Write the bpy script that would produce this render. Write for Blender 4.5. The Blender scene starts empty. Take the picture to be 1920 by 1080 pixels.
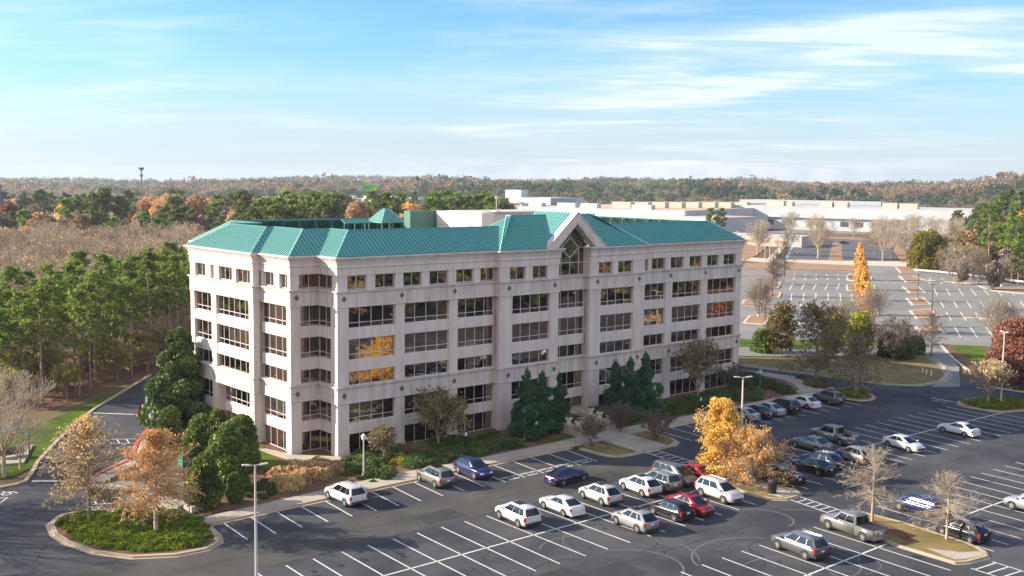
import bpy, bmesh, math, random
import numpy as np
from mathutils import Vector, Matrix
from mathutils.geometry import tessellate_polygon
SC = bpy.context.scene; COL = SC.collection
rad = math.radians
# ------------------------------------------------ camera (solved from the photo's vanishing points)
FPX, PIT, YAW, ROLL = 2024.126, rad(5.76264), rad(49.68085), rad(0.64288)
CAM = Vector((-71.4616, -118.5997, 36.0))
FW = Vector((math.cos(YAW)*math.cos(PIT), math.sin(YAW)*math.cos(PIT), -math.sin(PIT)))
_r = Vector((math.sin(YAW), -math.cos(YAW), 0)); _u = _r.cross(FW)
RT = _r*math.cos(ROLL) + _u*math.sin(ROLL); UP = -_r*math.sin(ROLL) + _u*math.cos(ROLL)
cd = bpy.data.cameras.new('camera'); cam = bpy.data.objects.new('camera', cd); COL.objects.link(cam)
cd.sensor_width = 36; cd.lens = FPX/1920*36; cd.clip_start = 1; cd.clip_end = 30000
cam.matrix_world = Matrix(((RT.x, UP.x, -FW.x, CAM.x), (RT.y, UP.y, -FW.y, CAM.y), (RT.z, UP.z, -FW.z, CAM.z), (0, 0, 0, 1)))
SC.camera = cam
# ------------------------------------------------ sky and sun
SUN_EL = rad(22.6); SUN_AZ = rad(135)      # the sun stands towards (-1, 1): behind and left of the long front
w = bpy.data.worlds.new('World'); SC.world = w; w.use_nodes = True
N, L = w.node_tree.nodes, w.node_tree.links
N.clear()
def nd(t, **k):
    n = N.new(t)
    for a, b in k.items(): setattr(n, a, b)
    return n
def mth(op, a, b=None):
    n = nd('ShaderNodeMath', operation=op)
    for i, v in enumerate((a, b)):
        if v is None: continue
        if isinstance(v, (int, float)): n.inputs[i].default_value = v
        else: L.new(v, n.inputs[i])
    return n.outputs[0]
sky = nd('ShaderNodeTexSky', sky_type='NISHITA'); sky.sun_disc = False
sky.sun_elevation = SUN_EL; sky.sun_rotation = rad(90)-SUN_AZ
sky.air_density = 1.0; sky.dust_density = 0.7; sky.ozone_density = 1.6
tc = nd('ShaderNodeTexCoord'); sp = nd('ShaderNodeSeparateXYZ'); L.new(tc.outputs['Generated'], sp.inputs[0])
zz = mth('MAXIMUM', sp.outputs['Z'], 0.012)
zz = mth('ADD', zz, 0.06)
# rotate so that cloud streaks run across the view
ca, sa = math.cos(YAW), math.sin(YAW)
along = mth('ADD', mth('MULTIPLY', sp.outputs['X'], ca), mth('MULTIPLY', sp.outputs['Y'], sa))
across = mth('SUBTRACT', mth('MULTIPLY', sp.outputs['X'], sa), mth('MULTIPLY', sp.outputs['Y'], ca))
cu = mth('DIVIDE', across, zz); cv = mth('DIVIDE', along, zz)
def cloud(su, sv, ox, oy, scale, detail, dist, lo, hi, shear=0.0):
    cb = nd('ShaderNodeCombineXYZ')
    L.new(mth('ADD', mth('MULTIPLY', mth('ADD', cu, mth('MULTIPLY', cv, shear)), su), ox), cb.inputs[0])
    L.new(mth('ADD', mth('MULTIPLY', cv, sv), oy), cb.inputs[1])
    n = nd('ShaderNodeTexNoise'); n.inputs['Scale'].default_value = scale; n.inputs['Detail'].default_value = detail
    n.inputs['Roughness'].default_value = 0.58; n.inputs['Distortion'].default_value = dist
    L.new(cb.outputs[0], n.inputs['Vector'])
    r = nd('ShaderNodeMapRange', interpolation_type='SMOOTHSTEP'); L.new(n.outputs['Fac'], r.inputs[0])
    r.inputs[1].default_value = lo; r.inputs[2].default_value = hi
    return r.outputs[0]
c1 = cloud(0.30, 0.42, 2.3, 5.1, 1.0, 12, 0.8, 0.44, 0.66, 0.30)
c2 = cloud(0.8, 2.2, 7.7, 1.4, 1.0, 12, 1.3, 0.40, 0.74, 0.22)
c3 = cloud(0.20, 0.16, 3.5, 8.2, 1.0, 5, 0.4, 0.40, 0.60, 0.2)
cf = mth('ADD', mth('MULTIPLY', mth('MULTIPLY', c1, mth('ADD', mth('MULTIPLY', c2, 0.75), 0.45)), mth('ADD', mth('MULTIPLY', c3, 0.8), 0.25)), mth('MULTIPLY', mth('MULTIPLY', c2, c3), 0.22))
# more cloud towards the right of the view, clear blue near the left
side = nd('ShaderNodeMapRange', interpolation_type='SMOOTHSTEP'); L.new(across, side.inputs[0])
side.inputs[1].default_value = -0.38; side.inputs[2].default_value = 0.28; side.inputs[3].default_value = 0.55; side.inputs[4].default_value = 1.1
cf = mth('MINIMUM', mth('MULTIPLY', cf, side.outputs[0]), 0.62)
# unseen cloud added behind the camera as neutral fill for the shaded front
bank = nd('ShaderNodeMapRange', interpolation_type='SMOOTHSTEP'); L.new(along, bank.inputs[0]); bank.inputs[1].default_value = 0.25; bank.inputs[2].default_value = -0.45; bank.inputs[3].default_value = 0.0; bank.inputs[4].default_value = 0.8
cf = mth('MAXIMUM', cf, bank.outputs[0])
tint = nd('ShaderNodeMix', data_type='RGBA', blend_type='MULTIPLY'); tint.inputs[0].default_value = 1
L.new(sky.outputs[0], tint.inputs[6]); tint.inputs[7].default_value = (0.41, 0.64, 0.97, 1)
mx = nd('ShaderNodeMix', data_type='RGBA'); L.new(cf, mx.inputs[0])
hzn = nd('ShaderNodeMapRange', interpolation_type='SMOOTHSTEP'); L.new(sp.outputs['Z'], hzn.inputs[0]); hzn.inputs[1].default_value = -0.02; hzn.inputs[2].default_value = 0.13; hzn.inputs[3].default_value = 0.85; hzn.inputs[4].default_value = 0.0
hm_ = nd('ShaderNodeMix', data_type='RGBA'); L.new(hzn.outputs[0], hm_.inputs[0]); L.new(tint.outputs[2], hm_.inputs[6]); hm_.inputs[7].default_value = (3.1, 3.35, 3.6, 1)
L.new(hm_.outputs[2], mx.inputs[6])
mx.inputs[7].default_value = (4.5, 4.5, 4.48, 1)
bg = nd('ShaderNodeBackground'); bg.inputs['Strength'].default_value = 0.088
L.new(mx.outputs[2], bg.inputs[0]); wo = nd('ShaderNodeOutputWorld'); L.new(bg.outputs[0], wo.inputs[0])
sl = bpy.data.lights.new('sun', 'SUN'); sun = bpy.data.objects.new('sun', sl); COL.objects.link(sun)
sl.energy = 4.0; sl.angle = rad(0.5); sl.color = (1.0, 0.875, 0.70)
sd = Vector((math.cos(SUN_AZ)*math.cos(SUN_EL), math.sin(SUN_AZ)*math.cos(SUN_EL), math.sin(SUN_EL)))
sun.rotation_euler = sd.to_track_quat('Z', 'Y').to_euler(); sun.location = (-60, 60, 120)
SC.view_settings.view_transform = 'Standard'; SC.view_settings.look = 'None'
SC.view_settings.exposure = 1.6; SC.view_settings.gamma = 1
SC.render.engine = 'CYCLES'

# ------------------------------------------------ helpers
def ray(px, py): return FW*FPX + RT*(px-960) - UP*(py-540)
def gp(px, py, z=0.0):                      # the point of the ground that the photo shows at this place
    d = ray(px, py); return CAM + d*((z-CAM.z)/d.z)
def G(lst, z=0.0): return [gp(a, b, z) for a, b in lst]
def dist_at(px, py, D, z=None):             # direction px, horizontal distance D
    d = ray(px, py); k = D/math.hypot(d.x, d.y); p = CAM + d*k
    return p if z is None else Vector((p.x, p.y, z))
def tag(o, label=None, cat=None, group=None, kind=None):
    if label: o['label'] = label
    if cat: o['category'] = cat
    if group: o['group'] = group
    if kind: o['kind'] = kind
    return o
def empty(name, loc, rz=0):
    o = bpy.data.objects.new(name, None); COL.objects.link(o); o.location = loc; o.rotation_euler = (0, 0, rz)
    o.empty_display_size = 0.5; return o
class MB:
    def __init__(s): s.v = []; s.f = []; s.m = []; s.mi = 0
    def quad(s, *p):
        n = len(s.v); s.v += [tuple(q) for q in p]; s.f.append(tuple(range(n, n+len(p)))); s.m.append(s.mi)
    def hexa(s, c):                          # 8 corners: bottom 4 ccw, top 4 ccw
        n = len(s.v); s.v += [tuple(q) for q in c]
        for f in ((3,2,1,0),(4,5,6,7),(0,1,5,4),(1,2,6,5),(2,3,7,6),(3,0,4,7)):
            s.f.append(tuple(n+i for i in f)); s.m.append(s.mi)
    def box(s, x0, x1, y0, y1, z0, z1):
        s.hexa([(x0,y0,z0),(x1,y0,z0),(x1,y1,z0),(x0,y1,z0),(x0,y0,z1),(x1,y0,z1),(x1,y1,z1),(x0,y1,z1)])
    def prism(s, pts, z0, z1, bottom=False):
        pts = [(p[0], p[1]) for p in pts]
        a = sum(pts[i][0]*pts[(i+1)%len(pts)][1]-pts[(i+1)%len(pts)][0]*pts[i][1] for i in range(len(pts)))
        if a < 0: pts = pts[::-1]
        n = len(s.v); k = len(pts)
        s.v += [(x, y, z0) for x, y in pts] + [(x, y, z1) for x, y in pts]
        for i in range(k):
            j = (i+1) % k; s.f.append((n+i, n+j, n+k+j, n+k+i)); s.m.append(s.mi)
        for t in tessellate_polygon([[Vector((x, y, 0)) for x, y in pts]]):
            a_, b_, c_ = [Vector(pts[q]) for q in t]
            if (b_-a_).cross(c_-a_) < 0: t = t[::-1]
            s.f.append(tuple(n+k+q for q in t)); s.m.append(s.mi)
            if bottom: s.f.append(tuple(n+q for q in t[::-1])); s.m.append(s.mi)
    def sheet(s, pts, z):
        pts = [(p[0], p[1]) for p in pts]; n = len(s.v); s.v += [(x, y, z) for x, y in pts]
        for t in tessellate_polygon([[Vector((x, y, 0)) for x, y in pts]]):
            a_, b_, c_ = [Vector(pts[q]) for q in t]
            if (b_-a_).cross(c_-a_) < 0: t = t[::-1]
            s.f.append(tuple(n+q for q in t)); s.m.append(s.mi)
    def tube(s, p, q, r0, r1=None, n=6, cap=True):
        p, q = Vector(p), Vector(q); r1 = r0 if r1 is None else r1
        d = (q-p).normalized(); a = d.orthogonal().normalized(); b = d.cross(a); k = len(s.v)
        for c, r in ((p, r0), (q, r1)):
            for i in range(n):
                t = 2*math.pi*i/n; s.v.append(tuple(c + a*(r*math.cos(t)) + b*(r*math.sin(t))))
        for i in range(n):
            j = (i+1) % n; s.f.append((k+i, k+j, k+n+j, k+n+i)); s.m.append(s.mi)
        if cap: s.f.append(tuple(k+n-1-i for i in range(n))); s.m.append(s.mi); s.f.append(tuple(k+n+i for i in range(n))); s.m.append(s.mi)
    def lathe(s, prof, c=(0,0,0), n=12):     # prof: (r, z)
        k = len(s.v); cx, cy, cz = c
        for r_, z_ in prof:
            for i in range(n):
                t = 2*math.pi*i/n; s.v.append((cx+r_*math.cos(t), cy+r_*math.sin(t), cz+z_))
        for a in range(len(prof)-1):
            for i in range(n):
                j = (i+1) % n; s.f.append((k+a*n+i, k+a*n+j, k+(a+1)*n+j, k+(a+1)*n+i)); s.m.append(s.mi)
        s.f.append(tuple(k+n-1-i for i in range(n))); s.m.append(s.mi)
        e = k+(len(prof)-1)*n; s.f.append(tuple(e+i for i in range(n))); s.m.append(s.mi)
    def strip(s, pts, wdt, z, closed=False):  # flat ribbon
        pts = [Vector((p[0], p[1])) for p in pts]; k = len(pts); lo, hi = [], []
        for i in range(k):
            a = pts[i-1] if (i or closed) else pts[i]; b = pts[(i+1) % k] if (i < k-1 or closed) else pts[i]
            d1 = (pts[i]-a).normalized() if (pts[i]-a).length > 1e-6 else None
            d2 = (b-pts[i]).normalized() if (b-pts[i]).length > 1e-6 else None
            if d1 is None: d1 = d2
            if d2 is None: d2 = d1
            nn = Vector((-(d1+d2).y, (d1+d2).x)).normalized(); m = wdt/2/max(0.4, nn.dot(Vector((-d1.y, d1.x))))
            lo.append(pts[i]-nn*m); hi.append(pts[i]+nn*m)
        for i in range(k if closed else k-1):
            j = (i+1) % k
            s.quad((*lo[i], z), (*lo[j], z), (*hi[j], z), (*hi[i], z))
        return lo, hi
    def kerb(s, pts, wdt, z0, z1, closed=False):
        lo, hi = MB().strip(pts, wdt, 0, closed); k = len(pts)
        for i in range(k if closed else k-1):
            j = (i+1) % k
            s.hexa([(*lo[i], z0), (*lo[j], z0), (*hi[j], z0), (*hi[i], z0), (*lo[i], z1), (*lo[j], z1), (*hi[j], z1), (*hi[i], z1)])
    def mesh(s, name, mats, smooth=False):
        me = bpy.data.meshes.new(name); me.from_pydata(s.v, [], s.f)
        for m in (mats if isinstance(mats, (list, tuple)) else [mats]): me.materials.append(m)
        if any(s.m): me.polygons.foreach_set('material_index', s.m)
        if smooth: me.polygons.foreach_set('use_smooth', [True]*len(me.polygons))
        me.update(); return me
    def build(s, name, mats, parent=None, smooth=False, bevel=0):
        me = s.mesh(name, mats, smooth)
        if bevel:
            bm = bmesh.new(); bm.from_mesh(me); bmesh.ops.remove_doubles(bm, verts=bm.verts, dist=1e-4)
            es = [e for e in bm.edges if len(e.link_faces) == 2 and e.calc_face_angle(0) > 0.5]
            bmesh.ops.bevel(bm, geom=es, offset=bevel, segments=2, affect='EDGES', profile=0.6)
            bm.to_mesh(me); bm.free()
            if smooth: me.polygons.foreach_set('use_smooth', [True]*len(me.polygons))
        o = bpy.data.objects.new(name, me); COL.objects.link(o); o.parent = parent; return o
def copy_tree(o, parent=None):
    c = o.copy(); COL.objects.link(c); c.parent = parent
    for ch in list(o.children): copy_tree(ch, c)
    return c

# ------------------------------------------------ materials
def mat(name, col, rough=0.7, metal=0.0, var=0.0, scale=1.0, bump=0.0, spec=None, col2=None, stretch=None, island=0.0, transl=0.0, bscale=None, lo=.35, hi=.65, detail=5):
    m = bpy.data.materials.new(name); m.use_nodes = True; nt = m.node_tree; ns, ls = nt.nodes, nt.links
    b = ns['Principled BSDF']; b.inputs['Roughness'].default_value = rough; b.inputs['Metallic'].default_value = metal
    if spec is not None: b.inputs['Specular IOR Level'].default_value = spec
    b.inputs['Base Color'].default_value = (*col, 1)
    src = None
    co = ns.new('ShaderNodeTexCoord'); vec = co.outputs['Object']
    if stretch:
        mp = ns.new('ShaderNodeMapping'); mp.inputs['Scale'].default_value = stretch; ls.new(vec, mp.inputs[0]); vec = mp.outputs[0]
    if var or col2:
        n = ns.new('ShaderNodeTexNoise'); n.inputs['Scale'].default_value = scale; n.inputs['Detail'].default_value = detail; n.inputs['Roughness'].default_value = .62
        ls.new(vec, n.inputs['Vector'])
        r = ns.new('ShaderNodeValToRGB'); ls.new(n.outputs['Fac'], r.inputs[0])
        c2 = col2 or tuple(c*(1-var) for c in col)
        c1_ = col if col2 else tuple(min(1, c*(1+var)) for c in col)
        r.color_ramp.elements[0].position = lo; r.color_ramp.elements[1].position = hi
        r.color_ramp.elements[0].color = (*c2, 1); r.color_ramp.elements[1].color = (*c1_, 1)
        src = r.outputs[0]
    if island:
        g = ns.new('ShaderNodeNewGeometry'); oi = ns.new('ShaderNodeObjectInfo')
        mm = ns.new('ShaderNodeMapRange'); ls.new(g.outputs['Random Per Island'], mm.inputs[0]); mm.inputs[3].default_value = 1-island; mm.inputs[4].default_value = 1+island
        m2 = ns.new('ShaderNodeMapRange'); ls.new(oi.outputs['Random'], m2.inputs[0]); m2.inputs[3].default_value = .78; m2.inputs[4].default_value = 1.22
        mu = ns.new('ShaderNodeMath'); mu.operation = 'MULTIPLY'; ls.new(mm.outputs[0], mu.inputs[0]); ls.new(m2.outputs[0], mu.inputs[1])
        hs = ns.new('ShaderNodeHueSaturation'); ls.new(mu.outputs[0], hs.inputs['Value'])
        m3 = ns.new('ShaderNodeMapRange'); ls.new(oi.outputs['Random'], m3.inputs[0]); m3.inputs[3].default_value = .485; m3.inputs[4].default_value = .515
        ls.new(m3.outputs[0], hs.inputs['Hue'])
        if src: ls.new(src, hs.inputs['Color'])
        else: hs.inputs['Color'].default_value = (*col, 1)
        src = hs.outputs[0]
    if src: ls.new(src, b.inputs['Base Color'])
    if bump:
        n2 = ns.new('ShaderNodeTexNoise'); n2.inputs['Scale'].default_value = bscale or scale*3; n2.inputs['Detail'].default_value = 4; ls.new(vec, n2.inputs['Vector'])
        bp = ns.new('ShaderNodeBump'); bp.inputs['Strength'].default_value = bump; bp.inputs['Distance'].default_value = 0.1; ls.new(n2.outputs['Fac'], bp.inputs['Height']); ls.new(bp.outputs[0], b.inputs['Normal'])
    if transl:
        t = ns.new('ShaderNodeBsdfTranslucent'); ms = ns.new('ShaderNodeMixShader'); ms.inputs[0].default_value = transl
        if src: ls.new(src, t.inputs[0])
        else: t.inputs[0].default_value = (*col, 1)
        out = ns['Material Output']; ls.new(b.outputs[0], ms.inputs[1]); ls.new(t.outputs[0], ms.inputs[2]); ls.new(ms.outputs[0], out.inputs[0])
    return m
M = {}
M['stone'] = mat('precast_stone', (.66,.585,.555), .85, col2=(.53,.455,.42), scale=.8, stretch=(1.2,1.2,.16), spec=.2, detail=8, bump=.05, bscale=4)
M['stone_band'] = mat('stained_band_stone', (.61,.54,.51), .85, col2=(.41,.345,.315), scale=.9, stretch=(1.2,1.2,.14), spec=.2, detail=9, lo=.3, hi=.6, bump=.05, bscale=4)
M['stone_dark'] = mat('dark_tile', (.10,.095,.10), .5)
M['roof'] = mat('teal_standing_seam', (.10,.42,.37), .42, var=.07, scale=.8, metal=.0, spec=.55)
def roofmat(name, c, fac):
    m = mat(name, c, .5, var=.06, scale=.8, spec=.3); nt = m.node_tree; g = nt.nodes.new('ShaderNodeBsdfGlossy'); g.inputs['Color'].default_value = (.80,.92,.84,1); g.inputs['Roughness'].default_value = .56
    x = nt.nodes.new('ShaderNodeMixShader'); x.inputs[0].default_value = fac; nt.links.new(nt.nodes['Principled BSDF'].outputs[0], x.inputs[1]); nt.links.new(g.outputs[0], x.inputs[2]); nt.links.new(x.outputs[0], nt.nodes['Material Output'].inputs[0]); return m
M['roof'] = roofmat('teal_standing_seam', (.018,.205,.19), .085)
M['seam'] = roofmat('teal_seam_cap', (.20,.48,.40), .28)
M['roof_in'] = mat('dark_green_metal', (.035,.13,.11), .5, var=.15, scale=.6)
M['frame'] = mat('window_frame_paint', (.62,.52,.56), .5)
M['bronze'] = mat('bronze_frame', (.06,.05,.045), .4)
M['flatroof'] = mat('roof_membrane', (.42,.40,.37), .9, var=.1, scale=.2)
M['pent'] = mat('penthouse_panel', (.66,.54,.47), .7, var=.04, scale=.3)
M['pentg'] = mat('penthouse_green', (.07,.17,.14), .7, var=.08, scale=.3)
def glassmat(name, col, bump, bs, rough=.015):
    m = mat(name, col, rough, metal=1.0, bump=bump, bscale=bs, scale=1); return m
M['glass'] = glassmat('bronze_reflective_glass', (.32,.275,.21), .035, .4)
M['asph'] = mat('dark_asphalt', (.078,.079,.085), .85, col2=(.038,.041,.049), scale=.09, detail=14, bump=.12, bscale=3, lo=.38, hi=.62, spec=.12)
M['asph_worn'] = mat('worn_asphalt', (.088,.083,.077), .85, col2=(.054,.053,.052), scale=.16, detail=10, bump=.1, bscale=3, spec=.12)
M['asph2'] = mat('old_grey_asphalt', (.235,.228,.212), .9, col2=(.18,.175,.163), scale=.05, detail=9, spec=.1)
M['asph3'] = mat('patched_dark_asphalt', (.095,.095,.10), .9, col2=(.07,.07,.075), scale=.05, detail=9)
M['conc'] = mat('concrete', (.40,.355,.29), .9, col2=(.31,.27,.22), scale=.35, detail=8, bump=.05)
M['kerb'] = mat('kerb_concrete', (.43,.34,.23), .9, col2=(.33,.26,.19), scale=.5, detail=7)
M['kerb2'] = mat('pale_kerb', (.50,.42,.33), .9, var=.08, scale=.4)
M['white'] = mat('road_paint', (.62,.60,.56), .8, col2=(.40,.39,.37), scale=2.2, detail=8, lo=.3, hi=.5)
M['blue'] = mat('blue_paint', (.20,.30,.42), .8, var=.1)
M['red'] = mat('red_kerb_paint', (.55,.05,.045), .7, var=.15, scale=3)
M['mulch'] = mat('pine_straw', (.20,.115,.07), .95, spec=.05, col2=(.12,.068,.045), scale=.8, detail=10, bump=.3, bscale=5)
M['straw'] = mat('orange_straw', (.37,.235,.145), .95, spec=.05, col2=(.25,.155,.095), scale=.3, detail=10)
M['dry'] = mat('dry_grass', (.25,.19,.085), .95, spec=.05, col2=(.15,.12,.05), scale=.3, detail=10, bump=.2, bscale=5)
M['lawn'] = mat('lawn', (.105,.155,.018), .95, col2=(.045,.075,.012), scale=.22, detail=12, bump=.3, bscale=6, spec=.05)
M['tyre_mark'] = mat('tyre_mark', (.024,.024,.026), .85, var=.1)
M['tyre_pale'] = mat('scuff_mark', (.105,.104,.102), .85, var=.1)
# ================================================ OFFICE BUILDING
BLD = tag(empty('office_building', (0, 0, 0)), 'six-storey pale pink precast office block with teal metal roof and gabled entrance', 'office building')
OUT = [(0,0),(26,0),(26,-1.15),(37.5,-1.15),(37.5,0),(43.9,0),(43.9,-1.15),(56.2,-1.15),(56.2,0),(82.4,0),(82.4,43),(0,43),(0,33),(-5.2,33),(-5.2,12.9),(-4.1,12.9),(-4.1,4.75),(0,4.75)]
def offset(pts, d, closed=True):             # ccw polygon, d > 0 outwards
    k = len(pts); out = []
    for i in range(k):
        p = Vector(pts[i]); a = Vector(pts[i-1]) if (i or closed) else None; b = Vector(pts[(i+1) % k]) if (i < k-1 or closed) else None
        def nrm(u, v): e = (v-u).normalized(); return Vector((e.y, -e.x))
        if a is None: out.append(p+nrm(p, b)*d); continue
        if b is None: out.append(p+nrm(a, p)*d); continue
        n1, n2 = nrm(a, p), nrm(p, b); m = n1+n2
        out.append(p + m*(d/max(.2, m.dot(n1))))
    return out
def sweep(mb, pts, prof, closed=True):       # prof: list of (d, z)
    rings = [offset(pts, d, closed) for d, z in prof]; k = len(pts)
    for a in range(len(prof)-1):
        for i in range(k if closed else k-1):
            j = (i+1) % k
            mb.quad((*rings[a][i], prof[a][1]), (*rings[a][j], prof[a][1]), (*rings[a+1][j], prof[a+1][1]), (*rings[a+1][i], prof[a+1][1]))
M['gap'] = mat('dark_panel_joint', (.24,.20,.185), .9)  # plain dark colour of the panel joint lines
def joints(p, q, step, zs):
    p, q = Vector(p), Vector(q); L_ = (q-p).length; e = (q-p)/L_; n = Vector((e.y, -e.x)); k = max(1, round(L_/step))
    for i in range(1, k):
        c = p+e*(L_*i/k)
        for z0, z1, dd in zs:
            a = c-e*.02+n*dd; b = c+e*.02+n*dd
            mb.quad((*a, z0), (*b, z0), (*b, z1), (*a, z1))
def alljoints(zs, skiprec=False):
    for i in range(len(OUT)):
        a, b = OUT[i], OUT[(i+1) % len(OUT)]
        if (Vector(b)-Vector(a)).length > 3 and a[1] < 40 and not (skiprec and a[0] == 37.5): joints(a, b, 3.0, zs)
# core behind the glass
core = offset(OUT, -.62)
mb = MB(); mb.prism(core, 6.9, 25.2, True); mb.prism(offset(OUT, -1.65), -.5, 6.9); mb.build('wall', M['stone'], BLD)
mb = MB(); mb.prism(offset(OUT, -1.3), 23.5, 25.45); mb.build('roof_deck', M['flatroof'], BLD)
def band(zb, zt, name='band'):
    global mb
    mb = MB(); sweep(mb, OUT, [(-.6, zb), (.06, zb), (.06, zb+.16), (0, zb+.18), (0, zt-.34), (.10, zt-.30), (.10, zt-.18), (.26, zt-.12), (.26, zt), (-.6, zt+.05)])
    mb.mi = 1; alljoints([(zb+.2, zt-.36, .005)])
    mb.build(name, [M['stone_band'], M['gap']], BLD)
band(6.77, 9.02); band(19.32, 21.45)
cor = [(43.9,-.2),(43.9,-1.15),(56.2,-1.15),(56.2,0),(82.4,0),(82.4,43),(0,43),(0,33),(-5.2,33),(-5.2,12.9),(-4.1,12.9),(-4.1,4.75),(0,4.75),(0,0),(26,0),(26,-1.15),(37.5,-1.15),(37.5,-.2)]
mb = MB(); sweep(mb, cor, [(-.6, 23.45), (.02, 23.45), (.02, 24.42), (.16, 24.46), (.16, 24.62), (.06, 24.66), (.10, 24.9), (.24, 25.25), (.52, 25.6), (.62, 25.68), (.62, 25.84), (-.9, 25.86)], closed=False)
mb.mi = 1; alljoints([(23.47, 24.4, .026)], True)
mb.build('cornice', [M['stone'], M['gap']], BLD)
class Fr:                                    # facade frame: u along, d outward
    def __init__(s, o, u, n): s.o = Vector((*o, 0)); s.u = Vector((*u, 0)); s.n = Vector((*n, 0))
    def P(s, u, d, z): p = s.o + s.u*u + s.n*d; return (p.x, p.y, z)
    def box(s, mb, u0, u1, d0, d1, z0, z1):
        c = [s.P(u0,d1,z0), s.P(u1,d1,z0), s.P(u1,d0,z0), s.P(u0,d0,z0), s.P(u0,d1,z1), s.P(u1,d1,z1), s.P(u1,d0,z1), s.P(u0,d0,z1)]
        a, b, c_ = Vector(c[0]), Vector(c[1]), Vector(c[2])
        if (b-a).cross(c_-b).z < 0: c = [c[1], c[0], c[3], c[2], c[5], c[4], c[7], c[6]]
        mb.hexa(c)
def window(F, u0, u1, z0, z1, nv, zm=None, d=-.48, fr=.07, extra=0):
    """frame mesh with a glass child; nv panes across, zm = transom height"""
    mb = MB(); w2 = fr/2
    F.box(mb, u0, u1, d-.05, d+.06, z0, z0+.09); F.box(mb, u0, u1, d-.05, d+.06, z1-.09, z1)
    F.box(mb, u0, u0+.07, d-.05, d+.058, z0+.09, z1-.09); F.box(mb, u1-.07, u1, d-.05, d+.058, z0+.09, z1-.09)
    for i in range(1, nv):
        c = u0+(u1-u0)*i/nv; F.box(mb, c-w2, c+w2, d-.05, d+.055, z0+.09, z1-.09)
    if zm: F.box(mb, u0+.07, u1-.07, d-.05, d+.05, zm-w2, zm+w2)
    o = mb.build('window', M['frame'], BLD)
    g = MB()
    for i in range(nv):                      # each pane sits a hair out of true, as real glazing does
        a, b = u0+(u1-u0)*i/nv, u0+(u1-u0)*(i+1)/nv
        for (p, q) in (((z0, zm), (zm, z1)) if zm else ((z0, z1),)):
            t = [random.uniform(-.006, .006) for _ in range(3)]
            g.quad(F.P(a, d+t[0], p), F.P(b, d+t[1], p), F.P(b, d+t[2], q), F.P(a, d+t[0]+t[2]-t[1], q))
    go = g.build('glass', M['glass'], o)
    # make panes face outward
    return o
random.seed(5)
W1 = [(.02, 2.68, None), (4.02, 6.77, 4.74), (9.04, 10.91, None), (12.38, 15.16, 13.14), (16.54, 19.32, 17.24)]
def bay(F, u0, u1, nv, d=-.48, rec=0, sp=True):
    for i, (a, b, m) in enumerate(W1):
        dd = d-(rec if i < 2 else 0)
        window(F, u0, u1, a, b, nv, m, dd)
    for i, (a, b) in enumerate(((2.68, 4.02), (10.91, 12.38), (15.16, 16.54))):
        mb = MB(); dd = -(rec if i < 1 else 0)
        F.box(mb, u0, u1, -.6+dd, -.16+dd, a, b)
        k = max(1, nv)
        mb.build('spandrel', M['stone'], BLD)
def pil(F, u0, u1, z0=0, z1=23.45, d=-.07):
    mb = MB(); F.box(mb, u0, u1, -.62, d, 6.9, z1); F.box(mb, u0, u1, -1.62, d, z0, 6.9)
    F.box(mb, u0-.03, u1+.03, -.6, d+.05, 18.95, 19.2)
    F.box(mb, u0-.03, u1+.03, -.6, d+.05, 9.1, 9.4)
    F.box(mb, u0-.03, u1+.03, -.6, d+.05, -.3, .75)
    mb.build('pilaster', M['stone'], BLD)
def topwins(F, lst, nv=2):
    for u0, u1 in lst: window(F, u0, u1, 21.56, 23.44, nv, None, -.46)
def topcol(F, u0, u1, d=-.07):
    mb = MB(); F.box(mb, u0, u1, -.62, d, 21.4, 23.5); mb.build('column', M['stone'], BLD)
FF = Fr((0,0), (1,0), (0,-1)); FC = Fr((0,-1.15), (1,0), (0,-1))
for a, b in ((.09,1.75),(9.0,10.45),(17.95,19.4)): pil(FF, a, b, z1=20)
for a, b in ((62.45,64.15),(71.5,73.15),(80.8,82.31)): pil(FF, a, b, z1=20)
for a, b in ((26.07,28.4),(35.75,37.43),(43.97,46.25),(53.6,56.13)): pil(FC, a, b, z1=20)
for a, b in ((1.75,9.0),(10.45,17.95),(19.4,26.0)): bay(FF, a, b, 4)
for a, b in ((56.2,62.45),(64.15,71.5),(73.15,80.8)): bay(FF, a, b, 4)
for a, b in ((28.4,35.75),(46.25,53.6)): bay(FC, a, b, 4)
# entrance bay
REC = Fr((0,0.1), (1,0), (0,-1))
for i, (a, b, m) in enumerate(W1):
    if i == 0: continue
    window(REC, 37.5, 43.9, a, b, 4, m, -.3)
for a, b in ((2.68,4.02),(10.91,12.38),(15.16,16.54)):
    mb = MB(); REC.box(mb, 37.5, 43.9, -.6, -.02, a, b); mb.build('spandrel', M['stone'], BLD)
# columns and pairs of windows of the top storey
cs = [0.55+0.0]+[9.6, 18.6, 27.2]
tw = [(1.55,4.5),(5.8,8.95),(10.25,13.3),(14.55,17.75),(19.1,22.2),(23.4,26.0)]
topwins(FF, tw)
for a, b in ((.09,1.55),(4.5,5.8),(8.95,10.25),(13.3,14.55),(17.75,19.1),(22.2,23.4)): topcol(FF, a, b)
twc = [(27.85,30.9),(32.2,35.2)]; topwins(FC, twc); topwins(FC, [(45.75,48.75),(50.0,53.3)])
for a, b in ((26.07,27.85),(30.9,32.2),(35.2,37.43),(43.97,45.75),(48.75,50.0),(53.3,56.13)): topcol(FC, a, b)
twr = [(56.2,58.1),(59.0,62.3),(63.6,66.9),(68.3,71.6),(72.9,76.1),(77.3,80.7)]
topwins(FF, twr)
for a, b in ((58.1,59.0),(62.3,63.6),(66.9,68.3),(71.6,72.9),(76.1,77.3),(80.7,82.31)): topcol(FF, a, b)
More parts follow.
